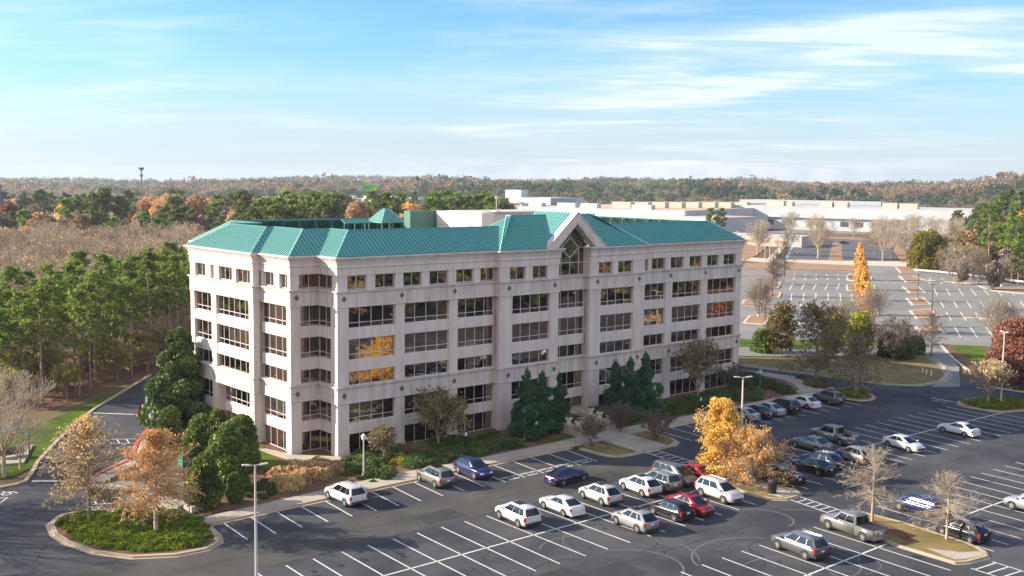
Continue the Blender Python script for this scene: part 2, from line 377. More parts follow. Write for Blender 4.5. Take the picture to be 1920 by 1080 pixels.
# left pavilion
FA = Fr((0,0), (0,1), (-1,0)); FB = Fr((-4.1,4.75), (1,0), (0,-1)); FX = Fr((-4.1,4.75), (0,1), (-1,0)); FE = Fr((-5.2,12.9), (0,1), (-1,0))
pil(FA, .09, 1.75, z1=20); bay(FA, 1.75, 4.75+.48, 2); topcol(FA, .09, 1.4); topwins(FA, [(1.4, 5.2)])
pil(FB, .09, 1.5, z1=20); bay(FB, 1.5, 4.1+.48, 2); topcol(FB, .09, 1.3); topwins(FB, [(1.3, 4.56)])
pil(FX, .09, 1.15, z1=20); bay(FX, 1.15, 8.15, 4); topcol(FX, .09, .9); topcol(FX, 3.0, 4.5); topcol(FX, 7.4, 8.15); topwins(FX, [(.9,3.0),(4.5,7.4)])
mb = MB(); mb.box(-5.11, -4.2, 12.97, 13.6, -.2, 23.5); mb.build('pilaster', M['stone'], BLD)
pil(FE, .09, 1.4, z1=20); pil(FE, 11.4, 13.0, z1=20); pil(FE, 18.7, 20.0, z1=20)
bay(FE, 1.4, 11.4, 6, rec=.9); bay(FE, 13.0, 18.7, 3, rec=0)
topwins(FE, [(.9,5.1),(6.3,10.4)], 3); topwins(FE, [(12,13.1),(14.8,18.2)], 2)
for a, b in ((.09,.9),(5.1,6.3),(10.4,12.0),(13.1,14.8),(18.2,20.0)): topcol(FE, a, b)
# plain end wall on the far right: pilasters and bands only, tall louvred slots between
FR = Fr((82.4,0), (0,1), (1,0))
for i in range(6): pil(FR, i*8.9+(.09 if i == 0 else 0), i*8.9+1.41)
# reveals cut the core back for the recessed ground-floor porch
# diamonds
mb_ = lambda: MB()
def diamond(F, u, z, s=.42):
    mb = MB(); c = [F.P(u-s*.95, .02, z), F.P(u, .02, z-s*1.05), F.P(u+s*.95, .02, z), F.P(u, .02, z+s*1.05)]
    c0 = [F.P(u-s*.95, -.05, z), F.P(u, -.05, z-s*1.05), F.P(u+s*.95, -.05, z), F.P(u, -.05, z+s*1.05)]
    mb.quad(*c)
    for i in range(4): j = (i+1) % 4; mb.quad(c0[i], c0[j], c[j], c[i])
    mb.build('diamond_tile', M['stone_dark'] if F.n.y < -.5 else M['dia_sunlit'], BLD)  # tiles on sun-facing walls get a paler copy, sunlight put into the colour
M['dia_sunlit'] = mat('sunlit_diamond_tile', (.36,.33,.30), .6)
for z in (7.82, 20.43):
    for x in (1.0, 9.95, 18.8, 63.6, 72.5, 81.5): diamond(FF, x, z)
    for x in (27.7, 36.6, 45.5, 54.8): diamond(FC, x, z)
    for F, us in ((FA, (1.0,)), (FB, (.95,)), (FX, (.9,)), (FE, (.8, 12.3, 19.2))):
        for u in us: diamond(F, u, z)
# ---------------- roof
def roofpoly(mb, pts, D, z0, z1, spacing=.62, skip=(), thick=.18, seammi=1, notch=None):
    k = len(pts); Q = offset(pts, -D); sl = (z1-z0)/D
    nn_ = []
    for i in range(k):
        if i in skip: continue
        j = (i+1) % k; a, b = Vector(pts[i]), Vector(pts[j])
        e = (b-a); L_ = e.length; e /= L_; inn = Vector((-e.y, e.x))
        dz = thick
        if notch and notch[0] == i:
            na, nb = a+e*notch[1], a+e*notch[2]; ap = a+e*(notch[1]+notch[2])/2+inn*D
            for q4 in ((a, na, ap, Q[i]), (nb, b, Q[j], ap)):
                mb.mi = 0; mb.quad((*q4[0], z0), (*q4[1], z0), (*q4[2], z1), (*q4[3], z1)); mb.mi = 2; mb.quad((*q4[3], z1-dz), (*q4[2], z1-dz), (*q4[1], z0-dz), (*q4[0], z0-dz))
            mb.mi = 0; mb.quad((*na, z0-dz), (*na, z0), (*ap, z1), (*ap, z1-dz)); mb.quad((*nb, z0), (*nb, z0-dz), (*ap, z1-dz), (*ap, z1))
        else:
            mb.mi = 0; mb.quad((*a, z0), (*b, z0), (*Q[j], z1), (*Q[i], z1))
            mb.mi = 2; mb.quad((*Q[i], z1-dz), (*Q[j], z1-dz), (*b, z0-dz), (*a, z0-dz))
        mb.quad((*Q[j], z1), (*Q[j], z1-dz), (*Q[i], z1-dz), (*Q[i], z1))
        mb.mi = 0
        if not (notch and notch[0] == i): mb.quad((*a, z0-dz), (*b, z0-dz), (*b, z0), (*a, z0))
        ia = (Q[i]-a).dot(e)/D; ib = (b-Q[j]).dot(e)/D     # hip +, valley -
        s = -D if ia < 0 else 0
        n0 = Vector((0, 0, 1))*D + Vector((-inn.x, -inn.y, 0))*(z1-z0); n0.normalize()
        s0 = min(0, ia*D); s1 = L_-min(0, ib*D); cnt = int((s1-s0)/spacing)
        for c in range(cnt+1):
            s = s0+spacing*(c+.5)
            k0, k1 = 0.0, D
            # valid: s >= ia*k and L-s >= ib*k
            for (si, ii) in ((s, ia), (L_-s, ib)):
                if ii > 1e-6: k1 = min(k1, si/ii)
                elif ii < -1e-6 and si < 0: k0 = max(k0, si/ii)
                elif abs(ii) <= 1e-6 and si < 0: k1 = -1
            if notch and notch[0] == i and notch[1] < s < notch[2]: hh = (notch[2]-notch[1])/2; k0 = max(k0, D*(1-abs(s-(notch[1]+notch[2])/2)/hh))
            if k1-k0 < .25: continue
            p0 = a+e*s+inn*k0; p1 = a+e*s+inn*k1; za, zb = z0+sl*k0, z0+sl*k1
            wv = e*.042; h = n0*.085
            A0, A1 = Vector((*(p0-wv), za)), Vector((*(p0+wv), za)); B0, B1 = Vector((*(p1-wv), zb)), Vector((*(p1+wv), zb))
            mb.mi = seammi
            mb.quad(A0+h, A1+h, B1+h, B0+h); mb.mi = 0; mb.quad(A0, A0+h, B0+h, B0); mb.quad(A1+h, A1, B1, B1+h); mb.quad(A0, A1, A1+h, A0+h)
    mb.mi = 1
    for i in range(k):
        a, b = Vector(pts[i]), Q[i]
        conv = (Vector(pts[i])-Vector(pts[i-1])).cross(Vector(pts[(i+1) % k])-Vector(pts[i])) > 0
        if conv and i not in skip: mb.mi = 1; mb.tube((*a, z0+.05), (*b, z1+.05), .09, n=5)
        j = (i+1) % k
        if i not in skip: mb.mi = 0; mb.tube((*Q[i], z1+.02), (*Q[j], z1+.02), .10, n=5)
EAV = [(0,0),(82.4,0),(82.4,43),(0,43),(0,33),(-5.2,33),(-5.2,12.9),(-4.1,12.9),(-4.1,4.75),(0,4.75)]
ev = [tuple(p) for p in offset(EAV, .22)]
mb = MB(); roofpoly(mb, ev, 4.62, 25.9, 29.0, notch=(0, 34.77, 47.17))
mb.build('roof', [M['roof'], M['seam'], M['roof_in']], BLD)
# raised roof over the entrance block
cev = [tuple(p) for p in offset([(26,-1.15),(56.2,-1.15),(56.2,10.5),(26,10.5)], .22)]
mb = MB(); roofpoly(mb, cev, 6.6, 25.9, 30.55, skip=(2,), notch=(0, 8.97, 20.97))
mb.build('entrance_roof', [M['roof'], M['seam'], M['roof_in']], BLD)
# gable: stone face with pointed opening, dormer roof behind it
GX = 40.75
mb = MB()
outp = [(GX-6.05,25.86),(GX+6.05,25.86),(GX,31.1)]; inn = [(GX-3.9,25.86),(GX+3.9,25.86),(GX,29.45)]
y0, y1 = -1.45, -.1
def P3(p, y): return (p[0], y, p[1])
L_o, R_o, A_o = outp; L_i, R_i, A_i = inn
for y, fl in ((y0, 1), (y1, 0)):
    q1 = [P3(L_o, y), P3(L_i, y), P3(A_i, y), P3(A_o, y)]; q2 = [P3(R_i, y), P3(R_o, y), P3(A_o, y), P3(A_i, y)]
    mb.quad(*(q1 if fl else q1[::-1])); mb.quad(*(q2 if fl else q2[::-1]))
mb.quad(P3(L_i,y0), P3(L_i,y1), P3(A_i,y1), P3(A_i,y0)); mb.quad(P3(A_i,y0), P3(A_i,y1), P3(R_i,y1), P3(R_i,y0))
mb.quad(P3(L_o,y1), P3(L_o,y0), P3(A_o,y0), P3(A_o,y1)); mb.quad(P3(R_o,y0), P3(R_o,y1), P3(A_o,y1), P3(A_o,y0))
mb.quad(P3(L_o,y0), P3(L_o,y1), P3(L_i,y1), P3(L_i,y0)); mb.quad(P3(R_i,y0), P3(R_i,y1), P3(R_o,y1), P3(R_o,y0))
gb = mb.build('gable', M['stone'], BLD)
mb = MB(); F = Fr((0,y0), (1,0), (0,-1))
for s in (-1, 1):                            # raised outer rib of the gable and inner reveal line
    a = Vector((GX+s*4.35, 25.9)); b = Vector((GX, 29.9))
    for (p, q, dd) in ((Vector((GX+s*6.05,25.95)), Vector((GX,31.18)), .10),):
        mb.tube((p.x, y0-.02, p.y), (q.x, y0-.02, q.y), dd, n=4)
    mb.tube((a.x, y0-.01, a.y), (b.x, y0-.01, b.y), .05, n=4)
mb.build('gable_moulding', M['stone_band'], BLD)
# dormer roof
mb = MB(); zr, yb = 31.05, 8.2
for s in (-1, 1):
    a = (GX+s*6.0, y1-.02, 25.93); b = (GX, y1-.02, zr); c = (GX, yb, zr); d = (GX+s*6.0, yb, 25.93)
    mb.mi = 0; mb.quad(*((a, b, c, d) if s < 0 else (a, d, c, b)))
    n0 = Vector((s*5.1, 0, 6.0)).normalized()*.075
    k = 13
    for i in range(1, k):
        y = y1+(yb-y1)*i/k; A0 = Vector((GX+s*6.0, y-.03, 25.93)); B0 = Vector((GX, y-.03, zr)); A1, B1 = A0+Vector((0,.1,0)), B0+Vector((0,.1,0))
        mb.mi = 1; mb.quad(A0+n0, A1+n0, B1+n0, B0+n0); mb.mi = 0; mb.quad(A0, A0+n0, B0+n0, B0); mb.quad(A1, B1, B1+n0, A1+n0)
mb.mi = 0; mb.tube((GX, y1, zr+.03), (GX, yb, zr+.03), .09, n=5)
mb.build('dormer_roof', [M['roof'], M['seam'], M['roof_in']], BLD)
# gable window with its diamond
mb = MB(); F = Fr((0,.35), (1,0), (0,-1))
mb.quad(F.P(37.4,0,21.5), F.P(44.0,0,21.5), F.P(44.0,0,25.9), F.P(GX+4,0,25.9), F.P(GX,0,29.6), F.P(GX-4,0,25.9), F.P(37.4,0,25.9))
gl = mb
mb = MB()
def bar(u0, z0_, u1, z1_, w_=.055): mb.tube(F.P(u0, .06, z0_), F.P(u1, .06, z1_), w_, n=4)
cz = 25.75
for (a, b) in (((-1.8,0),(0,1.55)),((0,1.55),(1.8,0)),((1.8,0),(0,-1.55)),((0,-1.55),(-1.8,0))): bar(GX+.1+a[0], cz+a[1], GX+.1+b[0], cz+b[1], .075)
bar(GX+.1-1.8, cz, GX+.1-1.8, 21.5); bar(GX+.1+1.8, cz, GX+.1+1.8, 21.5); bar(GX+.1, cz-1.55, GX+.1, 21.5); bar(GX+.1, cz+1.55, GX, 29.4)
bar(37.5, 23.5, 43.9, 23.5); bar(37.5, 21.6, 43.9, 21.6, .08); bar(GX+1.9, cz, 44.5, cz); bar(GX-3.6, cz, GX-1.7, cz); bar(37.6, 21.5, 37.6, 25.9); bar(43.8, 21.5, 43.8, 25.9)
wo_ = mb.build('gable_window', M['frame'], BLD); gl.build('glass', M['glass'], wo_)
# shaded jamb returns on both sides of the recess above the band
mb = MB(); mb.box(36.9, 37.48, -1.0, .5, 21.4, 25.8); mb.box(43.92, 44.5, -1.0, .5, 21.4, 25.8); mb.build('jamb', M['stone'], BLD)
# main entrance
mb = MB(); Fe = Fr((0,1.0), (1,0), (0,-1))
for i in range(5): c = 37.6+6.2*i/4; Fe.box(mb, c-.05, c+.05, 0, .1, 0.9, 2.7)
Fe.box(mb, 37.5, 43.9, 0, .1, 2.6, 2.7)
do = mb.build('door', M['frame'], BLD); mb = MB(); mb.quad(Fe.P(37.5,.02,.9), Fe.P(43.9,.02,.9), Fe.P(43.9,.02,2.68), Fe.P(37.5,.02,2.68)); mb.build('glass', M['glass'], do)
# back of the roof screens: braces seen across the well
for i in range(26):
    mb = MB(); x = 4+i*3.0; yb_ = 38.3
    mb.box(x-.09, x+.09, yb_-.1, yb_+.1, 25.4, 28.8); mb.tube((x, yb_-2.6, 25.5), (x, yb_, 28.6), .07, n=4); mb.tube((x, yb_-.1, 28.8), (x, yb_+3.8, 26.1), .12, n=4); mb.build('screen_brace', M['roof_in'], BLD)
for i in range(11):
    mb = MB(); y = 6+i*3.1
    mb.box(77.4, 77.6, y-.09, y+.09, 25.4, 28.8); mb.tube((75.0, y, 25.5), (77.6, y, 28.6), .07, n=4); mb.tube((77.8, y, 28.75), (81.6, y, 26.1), .14, n=4); mb.build('screen_brace', M['roof_in'], BLD)
# roof plant: green wall, pale penthouse, small hip canopy on posts, canopy flap
mb = MB(); mb.box(35.4, 60, 34.6, 36.5, 25.3, 30.35); mb.build('penthouse_screen', M['pentg'], BLD)
mb = MB(); mb.box(40.6, 43.3, 21.4, 34, 25.3, 30.35); mb.box(43.31, 60, 24.5, 34, 25.3, 30.1)
mb.mi = 1
for i in range(1, 4): mb.box(40.57, 40.59, 21.4+i*3.15-.03, 21.4+i*3.15+.03, 25.4, 30.33)
mb.box(40.575, 40.59, 21.4, 34, 28.0, 28.05); mb.build('penthouse', [M['pent'], M['gap']], BLD)
mb = MB(); mb.box(43.0, 60.3, 24.2, 34.2, 30.1, 30.4); mb.build('penthouse_roof', M['flatroof'], BLD)
mb = MB(); roofpoly(mb, [(27.4,31.3),(31.9,31.3),(31.9,35.6),(27.4,35.6)], 1.9, 28.7, 30.75, .5); mb.mi = 2
for x, y in ((27.6,31.5),(29.7,31.5),(31.7,31.5),(27.6,35.4),(31.7,35.4)): mb.box(x-.08, x+.08, y-.08, y+.08, 25.4, 28.7)
for x in (29.7, 31.7): mb.tube((x-1.4, 31.5, 25.5), (x, 31.5, 28.6), .05, n=4)
mb.build('canopy', [M['roof'], M['seam'], M['roof_in']], BLD)
mb = MB(); mb.hexa([(22.0,34.0,28.45),(27.0,34.0,28.45),(27.0,35.2,29.0),(22.0,35.2,29.0),(22.0,34.0,28.57),(27.0,34.0,28.57),(27.0,35.2,29.12),(22.0,35.2,29.12)])
for x in (22.5, 24.5, 26.5): mb.box(x-.05, x+.05, 34.9, 35.0, 25.4, 28.8)
mb.build('canopy', [M['roof']], BLD)
# rooftop things that could be lifted away
mb = MB(); mb.lathe([(.05,0),(.06,1.2),(.5,1.3)], (54,27,30.4)); mb.lathe([(.0,0),(.42,.12),(.7,.35)], (54,27,31.6)); 
tag(mb.build('roof_vent', M['frame'], None), 'small round metal vent on the flat penthouse roof', 'vent')
mb = MB(); mb.tube((47.5,26,30.4), (47.5,26,32.6), .06, n=6); mb.tube((47.1,26,31.7), (48,26,31.7), .03, n=4); mb.lathe([(.1,0),(.3,.4),(.08,.5)], (47.5,26,32.5), 8); mb.box(46.9,48.1,25.4,26.6,30.36,30.5)
tag(mb.build('roof_mast', M['frame'], None), 'thin white mast with a lantern head on the penthouse roof', 'mast')
mb = MB()
pts = [(0,0,0),(0,0,1.0),(.1,0,1.25),(.35,0,1.35),(.8,0,1.35),(1.0,0,1.2),(1.05,0,.95)]
for a, b in zip(pts, pts[1:]): mb.tube(a, b, .07, n=6)
mb.lathe([(.05,.3),(.22,.1),(.26,-.25),(.2,-.35)], (1.05,0,.7), 10); mb.box(-.15,.15,-.15,.15,-.02,.08)
o = tag(mb.build('roof_lamp', mat('white_gloss_metal', (.8,.75,.68), .4), None), 'white gooseneck lamp at the right-hand corner of the teal roof', 'lamp'); o.location = (81.5,.9,25.88)
# ================================================ GROUND, ROADS, LOTS
def hill(x, y):
    dx, dy = x-CAM.x, y-CAM.y; D = math.hypot(dx, dy); az = math.degrees(math.atan2(dy, dx))
    def ss(a, b, t): t = min(1, max(0, (t-a)/(b-a))); return t*t*(3-2*t)
    A = np.interp(az, [18, 25, 35, 50, 58, 66, 76, 84], [25, 23, 19, 18, 17, 6, 0, 0])
    z = ss(1150, 1900, D)*A
    z += ss(430, 660, D)*ss(27.6, 23.6, az)*19*(1-.4*ss(1150, 1900, D))
    z += ss(900, 1700, D)*3.0*math.sin(az*.9+D*.002)+ss(1900, 3200, D)*(4+4*math.sin(az*.35))
    return float(z)
def structure(o): o['kind'] = 'structure'; return o
# terrain: one sheet, polar grid about the place
mb = MB(); rs = [0,60,150,260,400,430,460,500,540,580,620,660,720,800,900,1000,1150,1250,1350,1450,1550,1650,1750,1900,2100,2400,2800,3300,4200,5200]
na = 120
for i, R in enumerate(rs):
    for j in range(na):
        a = 2*math.pi*j/na; x, y = CAM.x+R*math.cos(a), CAM.y+R*math.sin(a)
        mb.v.append((x, y, -.22+(hill(x, y) if R > 400 else 0)))
for i in range(len(rs)-1):
    for j in range(na):
        k = (j+1) % na; mb.f.append((i*na+j, (i+1)*na+j, (i+1)*na+k, i*na+k)); mb.m.append(0)
M['ground'] = mat('woodland_floor', (.19,.135,.085), .95, spec=.05, col2=(.10,.085,.045), scale=.02, detail=12)
structure(mb.build('ground', M['ground'], smooth=True))
def flat(name, pts, z, m, z0=None):
    mb = MB()
    if z0 is None: mb.sheet(pts, z)
    else: mb.prism(pts, z0, z)
    return structure(mb.build(name, m))
ZK = .16
# grass verge left of the back drive, wedge at the right, land round the building
flat('grass_verge', G([(-60,900),(-60,800),(0,792),(60,800),(130,770),(210,735),(270,716),(280,706),(300,700),(300,722),(250,735),(190,765),(120,815),(60,875),(20,895)]), -.10, M['lawn'])
flat('woodland_edge', G([(-80,790),(0,775),(100,765),(200,728),(280,703),(330,690),(330,640),(200,650),(-80,700)]), -.14, M['mulch'])
flat('planting_bed', [(-24,-12),(-24,4),(-14,16),(-8,46),(-2,60),(86,60),(98,8),(98,-10),(80,-13.0),(56,-12.3),(43,-11.5),(31,-11.5),(24,-12)], -.08, M['mulch'])
flat('hill_grass', G([(1385,640),(1385,690),(1440,696),(1530,704),(1600,713),(1660,722),(1720,724),(1768,717),(1780,703),(1774,688),(1745,668),(1700,660),(1600,662),(1500,655)]), -.02, M['dry'])
# far lots
flat('far_lot', G([(1300,495),(1640,497),(1680,499),(1790,514),(1990,548),(1990,672),(1745,652),(1700,670),(1640,668),(1385,668),(1300,640)]), .0, M['asph2'])
flat('far_road', G([(1640,500),(1700,500),(1770,650),(1800,690),(1800,725),(1745,725),(1780,705),(1700,640),(1660,560)]), .004, M['asph2'])
flat('upper_lot', G([(1455,494),(1497,452),(1600,450),(1660,452),(1690,494),(1560,497)]), .0, M['asph3'])
flat('upper_lot', G([(1696,490),(1690,452),(1770,455),(1850,463),(1860,490),(1760,492)]), .0, M['asph3'])
flat('far_drive', G([(1380,488),(1460,494),(1600,497),(1700,500),(1700,490),(1600,489),(1450,486),(1380,480)]), .006, M['kerb2'])
flat('far_drive', G([(1380,444),(1500,437),(1700,440),(1900,452),(1900,446),(1700,434),(1500,431),(1380,436)]), -.1, M['asph2'])
for q in ([(1395,490),(1420,478),(1450,452),(1400,455),(1380,470)],[(1552,488),(1562,455),(1578,455),(1580,490)],[(1660,450),(1680,452),(1712,490),(1690,492)],[(1480,452),(1500,443),(1700,447),(1700,452),(1500,450)]):
    flat('straw_bed', G(q), .05, M['straw'])
# the car park and drives
lot = [(-150,-150),(190,-150),(190,-20)] + G([(1990,755),(1920,735),(1860,728),(1800,707),(1790,700)]) + G([(1745,655),(1700,655)])[:0] + G([(1778,703),(1768,718),(1720,724),(1660,722),(1600,713),(1530,704),(1440,692),(1385,684),(1385,700),(1440,707),(1480,713),(1560,728),(1600,738),(1645,745),(1640,752),(1615,756),(1585,752),(1560,744)]) + [(84,-14.9),(42,-14.9)]
lot += [(42.2,-19.3),(40.7,-21.6),(39.3,-22.5),(30,-22.4),(28.4,-21.8),(28,-20.4),(27.5,-14.9)]
lot += [(13,-14.9),(0,-15.0),(-14,-15.2),(-24,-15.4)] + G([(372,980),(340,955),(285,950),(265,935),(180,912),(165,905),(190,885),(240,862),(258,830),(283,797),(258,777),(262,760),(282,735),(300,706),(268,712),(230,735),(180,765),(140,795),(100,835),(72,865),(58,890),(48,903),(30,910),(-80,925)])
flat('car_park', lot, .0, M['asph'])
# worn sunlit lane near the left
flat('worn_lane', [(-24,-23),(27,-23.5),(27,-30.4),(-24,-30.2),(-60,-29),(-60,-20),(-40,-20)], .004, M['asph_worn'])
# pavements
def walk(pts, z=ZK): return flat('pavement', pts, z, M['conc'], -.1)
walk([(-25,-15.2),(-14,-15.05),(0,-14.85),(13,-14.75),(27.4,-14.7),(31.9,-14.7),(31.9,-11.6),(24,-11.9),(13,-12.1),(0,-11.5),(-10,-12.3),(-25,-13.2)])
walk([(31.9,-22.2),(38.3,-22.3),(38.9,-14.7),(38.9,-11.0),(31.9,-11.2),(31.9,-14.7),(33.3,-14.7),(32.5,-22.2)])
walk([(38.9,-14.7),(83,-14.7),(83,-13.9),(84,-14.9),(92,-15),(96,-14),(80,-11.9),(70,-11.9),(52,-11.9),(38.9,-11.3)])
walk(G([(1565,727),(1520,713),(1500,708),(1420,698),(1388,694),(1388,700),(1430,705),(1470,713),(1490,722),(1500,733),(1470,736),(1560,736)]))
walk(G([(345,905),(225,903),(185,912),(185,918),(270,920),(275,930),(262,950),(330,957),(345,945)]), .1)
walk(G([(283,795),(262,830),(243,862),(192,886),(165,903),(186,910),(215,893),(262,868),(278,835),(290,810)]), .1)
walk(G([(0,843),(62,835),(45,868),(0,872)]), .1)
walk([(-2.5,-.9),(.2,-1.6),(.2,0),(-4.2,4.7),(-5.8,12),(-6.6,12),(-5.6,3)], .05)
# kerbs
def kerb(pts, closed=False, wd=.32, m='kerb', z1=.17, gut=True):
    mb = MB(); mb.kerb(pts, wd, -.1, z1, closed); o = structure(mb.build('kerb', M[m]))
    return o
def gutter(pts, off, closed=False, wd=.7, m='conc'):
    mb = MB(); mb.strip(pts, wd, .009, closed); structure(mb.build('gutter', M[m]))
front = [(-25,-15.35),(-14,-15.2),(0,-15.0),(13,-14.9),(27.5,-14.85)]
kerb(front); gutter([(x, y-.35) for x, y in front], 0, m='kerb')
bulb = [(27.6,-14.9),(27.9,-17.5),(28.0,-20.4),(28.4,-21.8),(29.3,-22.3),(31,-22.5),(39.3,-22.6),(40.8,-21.7),(41.7,-20),(42.2,-17.5),(42.2,-14.9)]
kerb(bulb); gutter([(x, y) for x, y in bulb], 0, wd=1.1, m='kerb')
kerb([(42.2,-14.85),(84,-14.9)]); gutter([(42.2,-15.1),(84,-15.1)], 0, m='kerb')
kerb(G([(48,903),(58,890),(72,865),(100,835),(140,795),(180,765),(230,735),(268,712),(282,703)]), wd=.45)
kerb(G([(-60,925),(0,915),(30,909),(48,903)]), wd=.5)
kerb(G([(283,797),(258,830),(240,862),(190,886),(165,904),(180,912),(262,920)]), wd=.3)
mb = MB()
mb.kerb(G([(257,778),(284,797)]), .4, -.1, .19); mb.kerb(G([(283,799),(262,822)]), .4, -.1, .185); mb.kerb(G([(259,829),(247,855),(243,864)]), .4, -.1, .185); mb.kerb(G([(240,866),(205,881),(175,897)]), .3, -.1, .185)
structure(mb.build('red_kerb', M['red']))
# islands
def island(outline, bed, kw=.34, m='kerb', z=.13, gw=.9):
    mb = MB(); mb.prism(outline, -.1, z); structure(mb.build('island_bed', bed))
    gutter(outline, 0, True, gw, m='kerb' if m == 'kerb' else 'kerb2'); kerb(outline, True, kw, m)
I0 = G([(97,985),(105,1003),(130,1019),(180,1036),(250,1045),(330,1041),(385,1030),(408,1018),(404,1004),(384,985),(360,970),(300,959),(230,957),(160,959),(118,967)])
I1 = G([(1296,866),(1318,863),(1350,868),(1400,893),(1450,913),(1488,919),(1498,926),(1490,932),(1470,937),(1443,936),(1400,925),(1340,898),(1305,880)])
I2 = G([(1583,963),(1603,959),(1690,981),(1815,1021),(1845,1036),(1848,1045),(1810,1055),(1790,1056),(1690,1026),(1640,1006),(1596,975)])
I3 = G([(1797,755),(1812,749),(1850,746),(1920,752),(1990,760),(1990,780),(1920,770),(1880,773),(1845,769),(1810,763)])
I4 = G([(1560,733),(1575,729),(1610,732),(1632,740),(1638,746),(1630,751),(1610,752),(1585,748),(1562,741)])
island(I0, M['mulch'], .45, gw=1.2); island(I1, M['dry']); island(I2, M['dry']); island(I3, M['mulch']); island(I4, M['mulch'])
flat('pavement', G([(1325,872),(1345,880),(1400,900),(1488,921),(1478,931),(1440,930),(1450,922),(1395,908),(1330,885)]), .15, M['conc'])
flat('pavement', G([(1440,929),(1462,915),(1490,920),(1494,926),(1486,931),(1465,935)]), .156, M['conc'])
flat('pavement', G([(1588,963),(1640,978),(1680,992),(1720,1015),(1700,1018),(1665,1002),(1596,972)]), .15, M['mulch'])
flat('pavement', G([(1735,1030),(1800,1038),(1842,1036),(1843,1044),(1808,1051),(1790,1052)]), .15, M['conc'])
for q in ([(28.9,-15.4),(31.5,-14.9),(32.5,-22.0),(29.6,-21.9),(28.6,-20.5)], [(39.0,-14.9),(41.6,-15),(41.4,-19.6),(40.3,-21.5),(38.6,-22.0)]):
    flat('island_bed', q, .175, M['dry'], -.1)
wk = G([(1385,684),(1440,692),(1530,703),(1600,712),(1660,721),(1720,723),(1766,716),(1778,703),(1771,688),(1752,674)])
kerb(wk, wd=.5); gutter(wk, 0, wd=1.4, m='conc')
kerb(G([(1762,645),(1790,675),(1830,705),(1862,727),(1920,736),(1990,748)]), wd=.5, m='kerb2')
flat('grass_verge', G([(1765,646),(1850,650),(1990,662),(1990,742),(1920,733),(1864,725),(1832,703),(1794,674)]), .1, M['mulch'])
flat('grass_verge', G([(1778,648),(1840,650),(1862,668),(1870,690),(1845,690),(1810,670)]), .13, M['lawn'])
flat('grass_verge', G([(1868,690),(1920,690),(1990,705),(1990,716),(1900,706)]), .13, M['lawn'])
flat('grass_verge', G([(1385,650),(1440,652),(1500,655),(1560,648),(1700,650),(1690,640),(1560,636),(1440,640),(1385,635)]), .05, M['lawn'])
# lawn scraps by the building corner
flat('lawn', G([(473,838),(497,848),(535,868),(538,873),(500,880),(474,873)]), .02, M['lawn'])
flat('lawn', G([(567,873),(590,865),(608,868),(600,878),(575,884),(560,882)]), .02, M['lawn'])
flat('lawn', G([(1000,840),(1060,812),(1085,822),(1040,838),(1000,846)]), .02, M['lawn']); flat('lawn', G([(1150,790),(1200,778),(1205,795),(1160,803)]), .02, M['lawn'])
flat('lawn', G([(1470,716),(1490,713),(1535,733),(1520,737),(1490,730)]), .02, M['dry'])
# -------- road markings
ZM = .0085
lines = MB()
def line(a, b, wd=.155): lines.strip([a, b], wd, ZM)
XA = [(-23.3,-23.8),(-20.2,-20.7),(-17.2,-17.65),(-14.17,-14.64),(-11.1,-11.66),(-8.07,-8.6),(-5.05,-5.66),(-2.04,-2.71),(1.02,.39),(4.07,3.5),(7.13,6.45),(10.2,9.6),(13.34,12.77),(16.48,15.84),(19.55,18.93),(22.64,22.04),(25.82,25.07)]
for a, b in XA: line((a,-15.3), (b,-22.2))
for a, b in [(44,43.4),(47,46.3),(50,49.3),(52.95,52.3),(56,55.2),(59,58.1),(62,61.2),(64.9,64.1),(67.8,66.9),(70.6,69.7),(73.5,72.7),(76.4,75.7),(79.3,78.6),(82.2,81.4),(84.6,84)]: line((a,-15.0), (b,-22.4-max(0,(b-58))*.045))
def rowgrid(tx, by, ty, mid, bot):           # tx: list of X at top end and at bottom end
    for t, m_, b in tx: line((t, ty(t)), (m_, mid(m_))); line((m_, mid(m_)), (b, bot(b)))
topB = lambda x: -31-max(0, x-45)*.036
midB = lambda x: -38.75-max(0, x-45)*.033
botC = lambda x: -46.55-max(0, x-45)*.036
xs = [-27.3,-24.3,-21.45,-18.33,-15.34,-12.35,-9.41,-6.36,-3.33,-.34,2.7,5.84,8.9,11.04,14.2,17.2,20.2,23.2,26.2]
for x in xs:
    sh = -.35; line((x, topB(x)), (x+sh*2 if x < -1 else x-.3, botC(x)))
line((-40,-38.9), (29.0,-38.75), .2)
for x in [36.5,39.4,42.3,45.2,48.2,51.2,54.2,57.2,60.2,63.2,66.09,68.96,71.75,74.7,77.49,80.2,83.06,85.98,88.77,91.52,94.13,97]:
    b = x-1.0 if x > 45 else x-.6; line((x, topB(x)), (b-(.9 if x > 60 else 0), botC(b)))
line((33.6,-38.6), (68,-39.5), .2); line((68,-39.5), (104,-40.9), .2)
topD = lambda x: -55.1-max(0, x-20)*.022
botE = lambda x: -70.7
for x in [-8.5,-5.6,-2.7,.3,3.3,6.3,9.3,12.3,15.1,18.2,21.31,24.24]: line((x, topD(x)), (x-.8, botE(x)))
for x in [33.1,36.21,39.1,42,44.85,47.73,50.71,53.52,56.51,59.19,62.15,65.05,67.93,70.8,73.7,76.6,79.5,82.4]: line((x, topD(x)), (x-1.2, botE(x)))
line((-30,-63.1), (25.4,-62.9), .2); line((31.2,-62.9), (60,-63.6), .2); line((60,-63.6), (100,-65), .2)
for x in range(33): line((-40+x*3.0,-79), (-40+x*3.0,-94))
line((-60,-86.5), (60,-86.5), .2)
